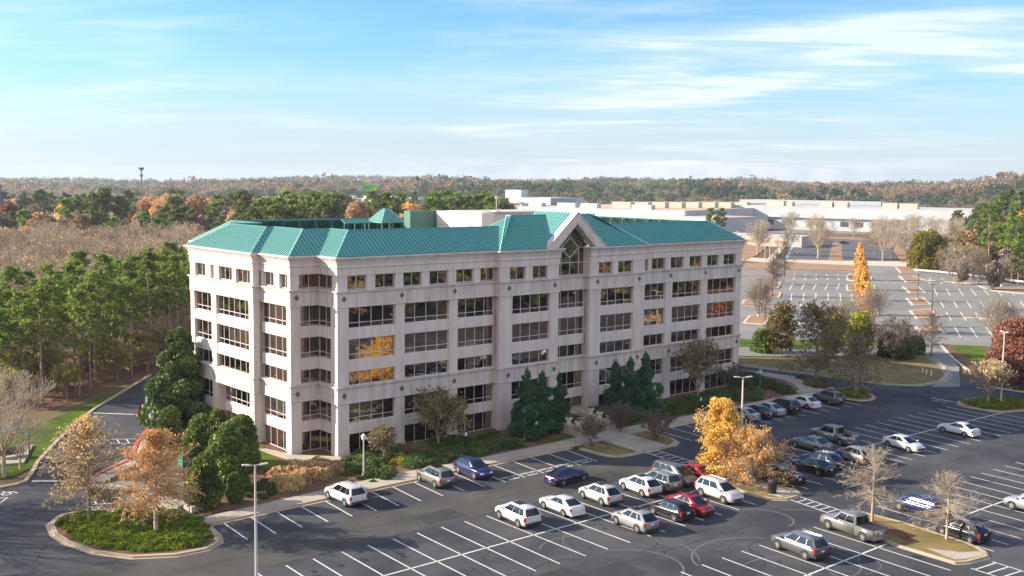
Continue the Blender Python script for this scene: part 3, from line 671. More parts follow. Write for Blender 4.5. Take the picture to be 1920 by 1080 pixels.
def ladder(a0, a1, b0, b1, n, t0=.0):
    a0, a1, b0, b1 = [Vector(q) for q in (a0, a1, b0, b1)]
    line(a0, a1, .16); line(b0, b1, .16)
    for i in range(n+1):
        t = t0+(1-t0)*i/n; line(a0.lerp(a1, t), b0.lerp(b1, t), .16)
ladder((33.35,-22.8),(32.52,-30.6),(35.42,-22.9),(34.7,-30.9),6,.05)
ladder((30.64,-47.4),(29.55,-54.2),(32.51,-47.4),(31.5,-54.4),6,.05)
ladder((25.5,-71.6),(24.9,-79.5),(28.9,-72),(28.2,-80),6,.05)
g = G([(107,824),(255,823),(110,832),(252,831)]); line(g[0].xy, g[1].xy); line(g[2].xy, g[3].xy)
for i in range(8): a = g[0].lerp(g[1], i/8); b = g[2].lerp(g[3], (i+.45)/8); line(a.xy, b.xy)
g = G([(176,934),(275,931),(172,946),(280,940)]); line(g[0].xy, g[1].xy); line(g[2].xy, g[3].xy)
for i in range(7): a = g[0].lerp(g[1], i/6.5); b = g[2].lerp(g[3], (i+.5)/6.5); line(a.xy, b.xy)
a, b = G([(60,902),(120,902)]); line(a.xy, b.xy, .4)
a, b = G([(168,774),(252,777)]); line(a.xy, b.xy, .35)
a, b = G([(0,934),(14,933)]); line(a.xy, b.xy); a, b = G([(14,933),(-2,945)]); line(a.xy, b.xy)
a, b = G([(1746,746),(1789,754)]); line(a.xy, b.xy, .3); a, b = G([(1748,750),(1775,755)]); line(a.xy, b.xy, .2)
structure(lines.build('stall_lines', M['white']))
# wheelchair symbols
mb = MB()
for px, py in ((12,926),(192,926),(176,954)):
    c = gp(px, py); k = .5
    mb.strip([(c.x+k*math.cos(t), c.y+k*math.sin(t)) for t in [i*math.pi*2/12 for i in range(12)]], .16, ZM, True)
    mb.strip([(c.x+.2, c.y+.3), (c.x-.1, c.y+1.2)], .2, ZM); mb.strip([(c.x+.1,c.y+.6), (c.x+.8, c.y+.5), (c.x+1.1, c.y-.4)], .16, ZM)
c = gp(1403, 799); mb.strip([(c.x-1.3,c.y+.5),(c.x+1.3,c.y+.5)], .22, ZM); mb.strip([(c.x-1.0,c.y-.3),(c.x+1.4,c.y-.3)], .22, ZM); mb.strip([(c.x+1.2,c.y+.5),(c.x+1.3,c.y-.3)], .22, ZM)
structure(mb.build('pavement_symbol', M['white']))
# painted words at the mouths of five front stalls
def text(s, loc, size, m, rz=0, name='painted_word', ext=.0, rx=0, kind='structure', parent=None, sy=1, sx=1):
    cu = bpy.data.curves.new(name, 'FONT'); cu.body = s; cu.size = size; cu.align_x = 'CENTER'; cu.align_y = 'CENTER'; cu.extrude = ext; cu.resolution_u = 2; cu.offset = .02
    t = bpy.data.objects.new(name, cu); COL.objects.link(t); dg = bpy.context.evaluated_depsgraph_get()
    me = bpy.data.meshes.new_from_object(t.evaluated_get(dg)); bpy.data.objects.remove(t)
    o = bpy.data.objects.new(name, me); COL.objects.link(o); me.materials.clear(); me.materials.append(m)
    o.location = loc; o.rotation_euler = (rx, 0, rz); o.scale = (sx, sy, 1); o.parent = parent
    if kind: o['kind'] = kind
    return o
for px, py in ((957.5,895.8),(992.5,888),(1027,880.5),(1058,873),(1094,865)):
    c = gp(px, py); text('VISITOR', (c.x, c.y+.35, .0105), .62, M['white'], sx=1.1, sy=.95); text('ONLY', (c.x+.1, c.y-.55, .0105), .62, M['white'], sx=1.1, sy=.95)
# far lot markings, medians and islands
fl = MB()
def fline(p, q, wd=.27): a, b = G([p, q]); fl.strip([a.xy, b.xy], wd, ZM+.004)
for i in range(5): x = 1480.5+i*22; fline((x+6,532),(x,543)); fline((1485+i*22.5,550),(1482.5+i*23.4,564))
for i in range(6):
    fline((1490+i*20.3,514),(1488.5+i*20.5,517)); fline((1489+i*21,521),(1488+i*21,525))
for i in range(5): fline((1479+i*23.8,570),(1476+i*24,576)); fline((1500+i*25,582),(1498+i*25,590))
for i in range(6): fline((1452+i*24,604),(1446+i*25,614))
for i in range(7):
    fline((1751+i*23,541),(1757.5+i*24.2,554)); fline((1763+i*25,565),(1770+i*25.4,577)); fline((1743+i*22,521),(1746+i*22.5,525)); fline((1741+i*22,527),(1744+i*22.4,533))
    if i < 5: fline((1774+i*27,585),(1784+i*27.6,601))
    if i < 3: fline((1790+i*29,613),(1801+i*31,632))
structure(fl.build('stall_lines', mat('far_white_paint', (.66,.64,.60), .8)))
mb = MB()
for a in ([(1385,553),(1600,560),(1640,562)],[(1400,516),(1520,517),(1592,519),(1592,521),(1400,520)]): pass
def median(pts, wd): 
    p = [q.xy for q in G(pts)]; m1 = MB(); m1.kerb(p, wd, -.1, .14); structure(m1.build('median', M['straw']))
    m2 = MB(); lo, hi = MB().strip(p, wd+.3, 0); m2.kerb(lo, .4, -.1, .17); structure(m2.build('kerb', M['kerb2']))
median([(1388,515.5),(1450,516),(1520,518),(1598,520)], 4.6); median([(1385,572),(1440,574),(1520,577),(1598,581)], 3.8)
median([(1735,525),(1790,529),(1838,533)], 2.6); median([(1755,590),(1840,596),(1990,610)], 2.2)
flat('straw_bed', G([(1397,493),(1480,492),(1600,498),(1603,508),(1500,506),(1397,504)]), .12, M['straw'], -.1)
FI = [[(1428,542),(1434,529),(1464,529),(1458,541)],[(1425,560),(1433,547),(1464,549),(1459,559)],[(1392,570),(1396,563),(1430,564),(1424,570)],[(1395,606),(1406,593),(1442,594),(1434,609)],
 [(1590,526),(1588,519),(1595,513),(1615,513),(1634,520),(1633,526),(1610,528)],[(1589,545),(1588,534),(1610,532),(1640,536),(1639,544),(1610,546)],[(1597,565),(1597,553),(1640,555),(1642,563),(1620,566)],[(1597,590),(1597,576),(1645,580),(1645,592),(1620,594)],
 [(1680,502),(1705,502),(1725,512),(1690,512)],[(1686,518),(1712,518),(1740,528),(1700,530)],[(1693,538),(1722,538),(1735,550),(1707,550)],[(1700,560),(1730,558),(1746,572),(1712,573)],[(1707,583),(1745,580),(1758,595),(1720,598)],[(1717,613),(1757,611),(1771,626),(1728,627)],[(1833,536),(1868,541),(1920,541),(1980,548),(1960,555),(1860,545)]]
for q in FI:
    p = [a.xy for a in G(q)]; m1 = MB(); m1.prism(p, -.1, .14); structure(m1.build('island_bed', M['straw'])); kerb(p, True, .7, 'kerb2', .18)
fb = MB(); g = G([(1470,487),(1480,487),(1497,456),(1488,456)]); fb.sheet([a.xy for a in G([(1471,484),(1477,484),(1491,457),(1487,457)])], .012); structure(fb.build('blue_bays', M['blue']))
flat('pavement', G([(1437,487),(1452,488),(1478,456),(1470,454)]), .05, M['kerb2'])
# tyre marks
random.seed(11)
mk, mp_ = MB(), MB()
for i in range(46):
    cx, cy = random.uniform(-12, 26), random.uniform(-66, -50) if random.random() < .55 else random.uniform(-52, -44)
    R = random.uniform(2.5, 7); a0 = random.uniform(0, 6.28); al = random.uniform(.8, 3.2); kx = random.uniform(.8, 1.2)
    pts = [(cx+R*kx*math.cos(a0+al*t/14), cy+R*math.sin(a0+al*t/14)) for t in range(15)]
    (mk if random.random() < .6 else mp_).strip(pts, random.uniform(.10, .22), .0052+i*.00004)
for i in range(5):
    pts = [(-14+i*.9+3.0*math.cos(2.6+t*.12)+8, -36+8*math.sin(2.9+t*.12)) for t in range(12)]; mk.strip(pts, .2, .0051)
for i in range(8):
    cx = 62+i*1.5; pts = [(cx+2.0*math.cos(.5+t*.2), -53+2.4*math.sin(-.9+t*.2)) for t in range(10)]
    if i % 2: mk.strip(pts, .14, .0051)
structure(mk.build('tyre_marks', M['tyre_mark'])); structure(mp_.build('tyre_marks', M['tyre_pale']))
# patches and oil spots
random.seed(31); pa, ob = MB(), MB()
for i in range(16):
    x, y = random.uniform(-30, 90), random.uniform(-95, -24); w_, h_ = random.uniform(2, 7), random.uniform(1.5, 4); a = random.uniform(-.1,.1)
    pa.sheet([(x, y), (x+w_, y+a), (x+w_+a, y+h_), (x+a, y+h_-a)], .0046+i*.00002)
for i in range(150):
    row = random.choice([-18.5, -35, -42.5, -59, -67]); x = -25+random.randrange(40)*3.0+1.5+random.uniform(-.4,.4); y = row+random.uniform(-1,1); R = random.uniform(.15,.55)
    ob.sheet([(x+R*random.uniform(.7,1.2)*math.cos(t*.785), y+R*random.uniform(.7,1.3)*math.sin(t*.785)) for t in range(8)], .0056+i*.00001)
structure(pa.build('asphalt_patch', mat('patch_asphalt', (.045,.045,.047), .85, var=.15, scale=.5, spec=.12))); structure(ob.build('oil_spots', mat('oil_spot', (.022,.022,.023), .6, spec=.3)))
# repaired seams in the asphalt
mb = MB()
for a in ([(-60,-27),(-20,-26.4),(10,-26.9),(30,-26.3)],[(-40,-50.5),(0,-50.2),(20,-50.8)],[(-60,-36),(-44,-20),(-38,-8)],[(60,-24.5),(80,-26.8),(104,-27)],[(36,-49),(44,-52.5),(60,-53)],[(-30,-47),(-20,-60),(-18,-75)],[(104,-30),(70,-27.5)],[(20,-49.4),(60,-50.6),(90,-52)],[(0,-75),(60,-77)],[(50,-29),(90,-30)]):
    mb.strip([(x+random.uniform(-.3,.3), y) for x, y in a], .2, .005)
structure(mb.build('crack_seal', M['tyre_mark']))
# ================================================ VEHICLES
CS = 1.22                                    # the place is modelled in units of about 0.82 m
def paint(name, c, metal=.0, rough=.22):
    m = mat('paint_'+name, c, rough, metal=metal); b = m.node_tree.nodes['Principled BSDF']
    b.inputs['Coat Weight'].default_value = .8; b.inputs['Coat Roughness'].default_value = .04; return m
PT = dict(white=paint('white', (.58,.575,.57)), pearl=paint('pearl', (.50,.49,.475), .2), silver=paint('silver', (.38,.38,.385), .5, .28), champagne=paint('champagne', (.25,.24,.225), .5, .28),
 grey=paint('grey', (.13,.135,.14), .5, .28), pewter=paint('pewter', (.20,.195,.175), .5, .28), black=paint('black', (.010,.010,.012)), navy=paint('navy', (.012,.018,.06), .2), blue=paint('blue', (.010,.022,.11), .3), royal=paint('royal', (.006,.008,.065), .2), red=paint('red', (.30,.010,.014), .2), sage=paint('sage', (.22,.26,.22), .4))
M['carglass'] = mat('car_glass', (.006,.008,.010), .05, spec=.5)
M['tyre'] = mat('tyre_rubber', (.015,.015,.016), .85)
M['rim'] = mat('alloy_rim', (.55,.54,.52), .3, metal=.8)
M['tail'] = mat('tail_lamp', (.42,.01,.015), .2)
M['head'] = mat('head_lamp', (.62,.64,.66), .12)
M['plastic'] = mat('black_trim', (.020,.020,.022), .6)
M['plate'] = mat('number_plate', (.70,.70,.72), .5)
M['chrome'] = mat('chrome', (.7,.7,.7), .15, metal=1)
def body_mesh(st, wd, zb, nm='body'):
    """loft: st = list of (x, half-width factor, top z, crown)"""
    mb = MB(); sec = []
    for x, wf, zt, cr in st:
        W = wd/2*wf
        half = [(W*.90, zb), (W*.985, zb+.16), (W, zb+(zt-zb)*.45), (W*.975, zb+(zt-zb)*.80), (W*.90, zt-.025), (W*.72, zt+cr*.6), (W*.35, zt+cr)]
        pts = half+[(0, zt+cr*1.1)]+[(-a, b) for a, b in half[::-1]]
        sec.append([(x, a, b) for a, b in pts])
    k = len(sec[0])
    for s in sec: mb.v += s
    for i in range(len(sec)-1):
        for j in range(k-1): mb.f.append((i*k+j, (i+1)*k+j, (i+1)*k+j+1, i*k+j+1)); mb.m.append(0)
        mb.f.append((i*k+k-1, (i+1)*k+k-1, (i+1)*k, i*k)); mb.m.append(0)
    mb.f.append(tuple(range(k))); mb.m.append(0); e = (len(sec)-1)*k; mb.f.append(tuple(e+i for i in range(k))[::-1]); mb.m.append(0)
    return mb
class Cabin:
    def __init__(s, xb0, xb1, xt0, xt1, wb, wt, z0, z1):
        s.b = [(xb0, wb/2), (xb1, wb/2)]; s.t = [(xt0, wt/2), (xt1, wt/2)]; s.z0, s.z1 = z0, z1
        s.wb, s.wt = wb, wt
    def side(s, sg, u, v, o=0):              # u 0 rear .. 1 front, v 0 belt .. 1 roof
        xb = s.b[0][0]+(s.b[1][0]-s.b[0][0])*u; xt = s.t[0][0]+(s.t[1][0]-s.t[0][0])*u
        bul = 1+.02*math.sin(math.pi*v)
        return Vector((xb+(xt-xb)*v, sg*((s.wb+(s.wt-s.wb)*v)/2*bul+o), s.z0+(s.z1-s.z0)*v))
    def end(s, e, u, v, o=0):                # e 0 rear 1 front; u -1..1
        xb, xt = s.b[e][0], s.t[e][0]; w_ = (s.wb+(s.wt-s.wb)*v)/2; sgn = 1 if e else -1
        return Vector((xb+(xt-xb)*v+sgn*(.10*(1-u*u)+o), u*w_, s.z0+(s.z1-s.z0)*v))
    def mesh(s):
        mb = MB(); n = 6
        rings = []
        for v in (0, .25, .5, .75, .93, 1.0):
            sh = 1 if v < .94 else .90; r = []
            for i in range(n+1): r.append(s.end(0, -1+2*i/n, v))
            for i in range(1, n): r.append(s.side(1, i/n, v))
            for i in range(n+1): r.append(s.end(1, 1-2*i/n, v))
            for i in range(1, n): r.append(s.side(-1, 1-i/n, v))
            if v == 1.0:
                cx = (s.t[0][0]+s.t[1][0])/2; r = [Vector((cx+(p.x-cx)*.95, p.y*.88, s.z1+.03)) for p in r]
            rings.append(r)
        k = len(rings[0])
        for r in rings: mb.v += [tuple(p) for p in r]
        for a in range(len(rings)-1):
            for i in range(k): j = (i+1) % k; mb.f.append((a*k+j, a*k+i, (a+1)*k+i, (a+1)*k+j)); mb.m.append(0)
        e = (len(rings)-1)*k; c = Vector((sum(p.x for p in rings[-1])/k, 0, s.z1+.055)); mb.v.append(tuple(c)); ci = len(mb.v)-1
        for i in range(k): j = (i+1) % k; mb.f.append((ci, e+j, e+i)); mb.m.append(0)
        return mb
    def pane_side(s, sg, u0, u1, v0=.12, v1=.90, lean0=0, lean1=0):
        mb = MB(); nu, nv = 3, 3; g = []
        for j in range(nv+1):
            v = v0+(v1-v0)*j/nv; a = u0+lean0*(v-v0); b = u1+lean1*(v-v0)
            g.append([s.side(sg, a+(b-a)*i/nu, v, .012) for i in range(nu+1)])
        for j in range(nv):
            for i in range(nu):
                q = (g[j][i], g[j][i+1], g[j+1][i+1], g[j+1][i]); mb.quad(*(q if sg < 0 else q[::-1]))
        return mb
    def pane_end(s, e, v0=.06, v1=.90, w_=.86):
        mb = MB(); nu, nv = 8, 3; g = []
        for j in range(nv+1):
            v = v0+(v1-v0)*j/nv; g.append([s.end(e, (-1+2*i/nu)*w_, v, .012) for i in range(nu+1)])
        for j in range(nv):
            for i in range(nu):
                q = (g[j][i], g[j][i+1], g[j+1][i+1], g[j+1][i]); mb.quad(*(q if e else q[::-1]))
        return mb
def scale_mb(mb): mb.v = [tuple(c*CS for c in v) for v in mb.v]; return mb
CT = {
 'sedan': dict(L=4.85, W=1.86, wb=1.44, R=.355, body=[(-2.42,.76,.78,.0),(-2.38,.88,.95,.02),(-2.2,.94,1.02,.03),(-1.7,.99,1.04,.03),(-.8,1,1.02,.03),(.4,1,.99,.03),(1.0,.99,.98,.05),(1.5,.97,.93,.07),(2.0,.92,.84,.07),(2.3,.82,.72,.04),(2.44,.66,.56,.0)], cab=(-2.16,1.42,-.98,.08,1.70,1.16,.97,1.46), panes=[(.20,.495),(.51,.85)]),
 'coupe': dict(L=4.8, W=1.86, wb=1.42, R=.345, body=[(-2.38,.82,.86,.0),(-2.32,.92,.99,.02),(-2.0,.97,1.02,.03),(-1.4,1,1.0,.03),(-.4,1,.94,.03),(.6,1,.93,.03),(1.1,.99,.91,.05),(1.9,.95,.82,.06),(2.25,.87,.70,.04),(2.4,.74,.58,.0)], cab=(-2.02,1.2,-.85,.10,1.66,1.14,.93,1.38), panes=[(.24,.435),(.45,.85)]),
 'fastback': dict(L=4.5, W=1.78, wb=1.35, R=.32, body=[(-2.22,.84,.98,.0),(-2.16,.92,1.04,.02),(-1.9,.97,1.05,.03),(-1.2,1,1.0,.03),(.6,1,.95,.03),(1.2,.98,.92,.05),(1.8,.93,.82,.06),(2.1,.85,.72,.04),(2.24,.72,.60,.0)], cab=(-2.12,1.45,-.75,.20,1.62,1.16,.97,1.47), panes=[(.25,.51),(.525,.84)]),
 'suv': dict(L=4.85, W=1.95, wb=1.46, R=.40, body=[(-2.40,.86,1.0,.0),(-2.36,.94,1.10,.01),(-2.1,.99,1.12,.02),(-1.2,1,1.12,.02),(.6,1,1.10,.02),(1.0,1,1.10,.06),(1.6,.98,1.06,.08),(2.05,.94,.99,.06),(2.32,.86,.86,.04),(2.44,.74,.62,.0)], cab=(-2.38,1.42,-1.92,.34,1.80,1.24,1.10,1.74), panes=[(.05,.235),(.25,.53),(.545,.87)]),
 'crossover': dict(L=4.6, W=1.88, wb=1.36, R=.38, body=[(-2.28,.84,.96,.0),(-2.22,.93,1.05,.01),(-1.9,.98,1.07,.02),(-1.2,1,1.06,.02),(.6,1,1.03,.02),(1.0,1,1.03,.06),(1.55,.97,.99,.08),(1.95,.91,.90,.06),(2.18,.82,.78,.04),(2.30,.70,.58,.0)], cab=(-2.26,1.42,-1.45,.28,1.74,1.22,1.03,1.64), panes=[(.09,.25),(.265,.54),(.555,.86)]),
 'hatch': dict(L=4.3, W=1.78, wb=1.30, R=.33, body=[(-2.10,.84,.94,.0),(-2.04,.93,1.02,.01),(-1.7,.98,1.03,.02),(-1.0,1,1.01,.02),(.6,1,.98,.02),(1.0,1,.97,.05),(1.65,.95,.87,.06),(1.98,.87,.76,.04),(2.12,.74,.62,.0)], cab=(-2.05,1.25,-1.35,.30,1.64,1.2,.98,1.52), panes=[(.12,.26),(.275,.54),(.555,.85)]),
 'van': dict(L=5.05, W=1.98, wb=1.5, R=.34, body=[(-2.50,.88,1.0,.0),(-2.46,.95,1.07,.01),(-2.1,.99,1.08,.02),(-1.2,1,1.06,.02),(.6,1,1.02,.02),(1.2,1,.99,.05),(1.9,.95,.92,.06),(2.3,.88,.82,.04),(2.5,.76,.62,.0)], cab=(-2.44,1.75,-2.18,.55,1.80,1.38,1.03,1.75), panes=[(.05,.28),(.295,.53),(.545,.79)]),
 'pickup': dict(L=5.85, W=2.02, wb=1.86, R=.42, body=[(-2.9,.96,1.08,-.0),(-2.86,1,1.16,-.0),(-1.0,1,1.16,.0),(.8,1,1.16,.0),(1.2,1,1.16,.05),(2.2,.98,1.12,.06),(2.72,.93,1.04,.03),(2.9,.84,.85,.0)], cab=(-.98,1.55,-.80,.80,1.80,1.45,1.14,1.86), panes=[(.07,.455),(.475,.87)]),
}
def make_vehicle(kind, pm, roofrails=False, sunroof=False, bedcover=False):
    p = CT[kind]; root = empty('parked_'+('pickup_truck' if kind == 'pickup' else 'minivan' if kind == 'van' else 'suv' if kind in ('suv','crossover') else 'car'), (0,0,0))
    W, L_ = p['W'], p['L']; zb = .24 if kind not in ('suv','pickup') else .32
    bm_ = body_mesh(p['body'], W, zb)
    if kind == 'pickup':                     # open box behind the cab
        bm_ = body_mesh([b for b in p['body'] if b[0] >= -1.0], W, zb); x0, x1 = -2.9, -1.0; t = .09
        for y0, y1 in ((-W/2, -W/2+t), (W/2-t, W/2)): bm_.box(x0, x1, y0, y1, zb+.08, 1.18)
        bm_.box(x0, x0+.08, -W/2+t, W/2-t, zb+.1, 1.17); bm_.box(x0+.08, x1, -W/2+t, W/2-t, .62, .70)
    body = scale_mb(bm_).build('body', pm, root, smooth=True)
    for pl in ('wheel_arch',):
        mb = MB()
        for sx in (-1, 1):
            for sy in (-1, 1):
                c = (sx*p['wb'], sy*(W/2+.004)); R = p['R']*1.17; n = 14; k = len(mb.v)
                for i in range(n+1):
                    a = math.pi*(-.12+1.24*i/n); mb.v.append((c[0]+R*math.cos(a), c[1], p['R']+R*math.sin(a)*.98))
                mb.v.append((c[0], c[1], p['R'])); ce = len(mb.v)-1
                for i in range(n):
                    mb.f.append((k+i, k+i+1, ce) if sy < 0 else (k+i+1, k+i, ce)); mb.m.append(0)
        scale_mb(mb).build('wheel_arch', M['plastic'], root)
    cb = Cabin(*p['cab']); rf = scale_mb(cb.mesh()).build('cabin', pm, root, smooth=True)
    if sunroof:
        mb = MB(); xa, xb_ = cb.t[0][0]*.55+cb.t[1][0]*.45, cb.t[1][0]-.15; mb.box(xa, xb_, -.42, .42, cb.z1+.03, cb.z1+.062); scale_mb(mb).build('sunroof', M['carglass'], root)
    scale_mb(cb.pane_end(1)).build('windshield', M['carglass'], root, smooth=True)
    scale_mb(cb.pane_end(0, v0=.12 if kind in ('suv','crossover','van','hatch') else .05)).build('rear_window', M['carglass'], root, smooth=True)
    for sg in (-1, 1):
        for i, (a, b) in enumerate(p['panes']):
            scale_mb(cb.pane_side(sg, a, b)).build('side_window', M['carglass'], root)
    xr, xf = -L_/2, L_/2; zt = p['body'][1][2]
    if kind == 'pickup': xr = -2.9
    for sg in (-1, 1):
        mb = MB(); h = .16 if kind in ('sedan','coupe','fastback') else .30
        y = sg*W/2*.80; mb.box(xr-.015, xr+.16, min(y, y+sg*.17*W/2*1.0), max(y, y+sg*.17*W/2), zt-h-.06, zt-.04)
        scale_mb(mb).build('tail_light', M['tail'], root)
        mb = MB(); zf = p['body'][-2][2]; y = sg*W/2*.58; xx = p['body'][-2][0]
        mb.hexa([(xx-.10, y-.17, zf-.16), (xx+.11, y-.17, zf-.16), (xx+.07, y+.17, zf-.16), (xx-.14, y+.17, zf-.16), (xx-.22, y-.17, zf+.02), (xx+.06, y-.17, zf-.02), (xx+.02, y+.17, zf-.02), (xx-.28, y+.17, zf+.02)] if sg > 0 else
                [(xx-.14, y-.17, zf-.16), (xx+.07, y-.17, zf-.16), (xx+.11, y+.17, zf-.16), (xx-.10, y+.17, zf-.16), (xx-.28, y-.17, zf+.02), (xx+.02, y-.17, zf-.02), (xx+.06, y+.17, zf-.02), (xx-.22, y+.17, zf+.02)])
        scale_mb(mb).build('headlight', M['head'], root)
        mb = MB(); xm = cb.b[1][0]-.42; y = sg*(W/2+.09); mb.box(xm-.06, xm+.10, y-.10, y+.10, cb.z0+.02, cb.z0+.17); scale_mb(mb).build('side_mirror', pm, root, bevel=.02)
    mb = MB(); mb.box(xf-.09, xf+.02, -W*.27, W*.27, .38, .60); scale_mb(mb).build('grille', M['plastic'], root)
    mb = MB(); mb.box(xr-.05, xr+.2, -W*.43, W*.43, zb+.02, zb+.26); scale_mb(mb).build('rear_bumper', M['plastic'] if kind in ('suv','crossover') else (M['chrome'] if kind == 'pickup' else pm), root, bevel=.03)
    mb = MB(); zp = .74 if kind in ('sedan','coupe','fastback') else .84; mb.box(xr-.03, xr+.02, -.16, .16, zp-.07, zp+.07); scale_mb(mb).build('number_plate', M['plate'], root)
    mb = MB()
    for sg in (-1, 1): mb.box(-p['wb']+.42, p['wb']-.42, sg*W/2*.93-.03, sg*W/2*.93+.03, zb-.03, zb+.10)
    scale_mb(mb).build('sill', M['plastic'], root)
    if roofrails:
        for sg in (-1, 1):
            mb = MB(); y = sg*cb.wt/2*.86; mb.tube((cb.t[0][0]+.15, y, cb.z1+.07), (cb.t[1][0]-.1, y, cb.z1+.07), .022, n=5); scale_mb(mb).build('roof_rail', M['chrome'], root)
    if kind == 'pickup':
        mb = MB(); mb.box(-2.82, -1.02, -W/2+.10, W/2-.10, 1.10 if bedcover else .70, 1.195 if bedcover else .715)
        if bedcover:
            for i in range(1, 4): mb.box(-2.82+i*.45-.015, -2.82+i*.45+.015, -W/2+.12, W/2-.12, 1.195, 1.205)
        scale_mb(mb).build('bed_cover' if bedcover else 'bed_liner', M['plastic'], root)
    # wheels
    wm = MB(); R, h = p['R'], .115
    prof = [(R*.62,-h),(R*.95,-h),(R,-h*.6),(R,h*.6),(R*.95,h),(R*.62,h)]
    n = 18
    for r_, z_ in prof:
        for i in range(n): t = 2*math.pi*i/n; wm.v.append((r_*math.cos(t), z_, r_*math.sin(t)))
    for a in range(5):
        for i in range(n): j = (i+1) % n; wm.f.append((a*n+j, a*n+i, (a+1)*n+i, (a+1)*n+j)); wm.m.append(0)
    scale_mb(wm); wme = wm.mesh('tyre', M['tyre'], True)
    rm = MB()
    for s in (-1, 1):
        y = s*h*.80; rm.tube((0, y-.01*s, 0), (0, y+.02*s, 0), R*.16, n=8)
        for i in range(5):
            a = 2*math.pi*i/5+.3; c, d = math.cos(a), math.sin(a); px_, pz = -d, c; q = []
            for rr, ww in ((R*.12, .05), (R*.60, .07)):
                q.append((Vector((c*rr, y, d*rr)), Vector((px_*ww, 0, pz*ww))))
            rm.quad(q[0][0]-q[0][1], q[0][0]+q[0][1], q[1][0]+q[1][1], q[1][0]-q[1][1])
        k = len(rm.v)
        for rr in (R*.56, R*.66):
            for i in range(n): t = 2*math.pi*i/n; rm.v.append((rr*math.cos(t), y, rr*math.sin(t)))
        for i in range(n): j = (i+1) % n; rm.f.append((k+i, k+j, k+n+j, k+n+i)); rm.m.append(0)
    scale_mb(rm); rme = rm.mesh('rim', M['rim'])
    bk = MB(); bk.tube((0,-.03,0),(0,.03,0), R*.62, n=14); scale_mb(bk); bme = bk.mesh('wheel_disc', M['plastic'])
    for sx in (-1, 1):
        for sy in (-1, 1):
            wl = bpy.data.objects.new('wheel', wme); COL.objects.link(wl); wl.parent = root; wl.location = (sx*p['wb']*CS, sy*(W/2-.085)*CS, R*CS)
            for nm, me in (('rim', rme), ('brake_disc', bme)): q = bpy.data.objects.new(nm, me); COL.objects.link(q); q.parent = wl
    return root
_cache = {}
def recolor(root, pm):
    for ch in root.children:
        if ch.name.split('.')[0] in ('body','cabin','side_mirror') or (ch.name.startswith('rear_bumper') and ch.data.materials[0].name.startswith('paint_')):
            ch.material_slots[0].link = 'OBJECT'; ch.material_slots[0].material = pm
def vehicle(kind, col, a, b, label, cat=None, flip=False, group='vehicles in the car park', **kw):
    """a, b: ground points of the two wheels on the side we see (a = nearer the front of the car)"""
    key = (kind, tuple(sorted(kw.items())))
    pm = PT[col]
    if key not in _cache: root = make_vehicle(kind, pm, **kw); _cache[key] = root
    else: root = copy_tree(_cache[key]); recolor(root, pm)
    p = CT[kind]; h = (a-b); h.z = 0; h.normalize(); left = Vector((-h.y, h.x, 0))
    mid = (a+b)/2; mid.z = 0
    s = -1 if not flip else 1                # the seen side is the car's left unless flip
    c = mid + left*(s*(p['W']/2-.06)*CS)
    root.location = (c.x, c.y, .012); root.rotation_euler = (0, 0, math.atan2(h.y, h.x))
    tag(root, label, cat or ('pickup truck' if kind == 'pickup' else 'minivan' if kind == 'van' else 'suv' if kind in ('suv','crossover') else 'car'), group)
    return root
def W2(x1, y1, x2, y2): return gp(x1, y1), gp(x2, y2)
def one(px, py, hd=86, front=False, wb=3.6):    # only one wheel seen: build the other from the heading
    g_ = gp(px, py); d = Vector((math.cos(rad(hd)), math.sin(rad(hd)), 0))*wb
    return (g_, g_-d) if front else (g_+d, g_)
V = vehicle
V('suv','white',*W2(614.5,936,647.5,951),'white suv alone by the front kerb, nose to the building, left of the others', roofrails=True)
V('suv','champagne',*W2(786,902,816,916),'grey-brown suv with black roof just left of the blue suv', sunroof=True)
V('crossover','blue',*W2(890,899.5,858.7,887.5),'bright blue suv backed in against the front kerb, headlights to the lot', flip=True)
V('suv','white',*W2(935,972.5,973,991),'white suv with square sunroof, leftmost vehicle of the middle rows', sunroof=True)
V('sedan','white',*W2(1018.7,953.7,1057.5,970),'white sedan between the white sunroof suv and a silver suv in the middle row')
V('crossover','pearl',*W2(1091,934,1130,949.5),'pearl white suv with dark glass roof just right of the white sedan, upper middle row', sunroof=True)
V('crossover','silver',*W2(1153,982.5,1197,1001),'silver suv alone in the lower middle row, left of the black hatchback', sunroof=True)
V('crossover','white',*W2(1167,918,1206,933),'white suv with black roof panel next to the sage green suv', sunroof=True)
a, b = gp(1167,918), gp(1206,933); o_ = Vector((3.05,-.1,0))
V('suv','sage',a+o_,b+o_,'dull sage green suv squeezed between the white suv and the dark minivan', roofrails=True)
V('van','grey',*one(1273.7,912.5,-94,True,3.7),'dark grey minivan facing the lower lot beside the red car with its tail out', flip=True)
g0 = gp(1273.7,912.5)+Vector((3.0,-.2,0))
V('sedan','red',g0+Vector((.3,3.6,0)),g0+Vector((0,0,0)),'red sedan tail-out at the end of the upper row next to the island')
V('hatch','black',*W2(1224,964,1265,979),'black hatchback beside the low red car in the lower middle row')
V('fastback','red',*one(1304.5,969,-95,True,3.4),'low red car with dark roof facing out of the lower middle row', flip=True, sunroof=True)
V('suv','pearl',*W2(1357.5,946,1313,930),'white suv with roof rails facing out, by the left edge of the leafy island', flip=True, roofrails=True)
V('sedan','royal',*W2(1092.5,902.5,1057.5,912),'dark blue sedan driving along the aisle past the painted words', flip=True)
V('coupe','black',*W2(1433,896.7,1476,911.7),'black coupe with bright tail lights next to the island with the litter bin')
V('sedan','black',*W2(1490,881.7,1533,893),'glossy black sedan in the shade, second from the island')
a, b = gp(1490,881.7), gp(1533,893); o_ = Vector((3.0,.7,0))
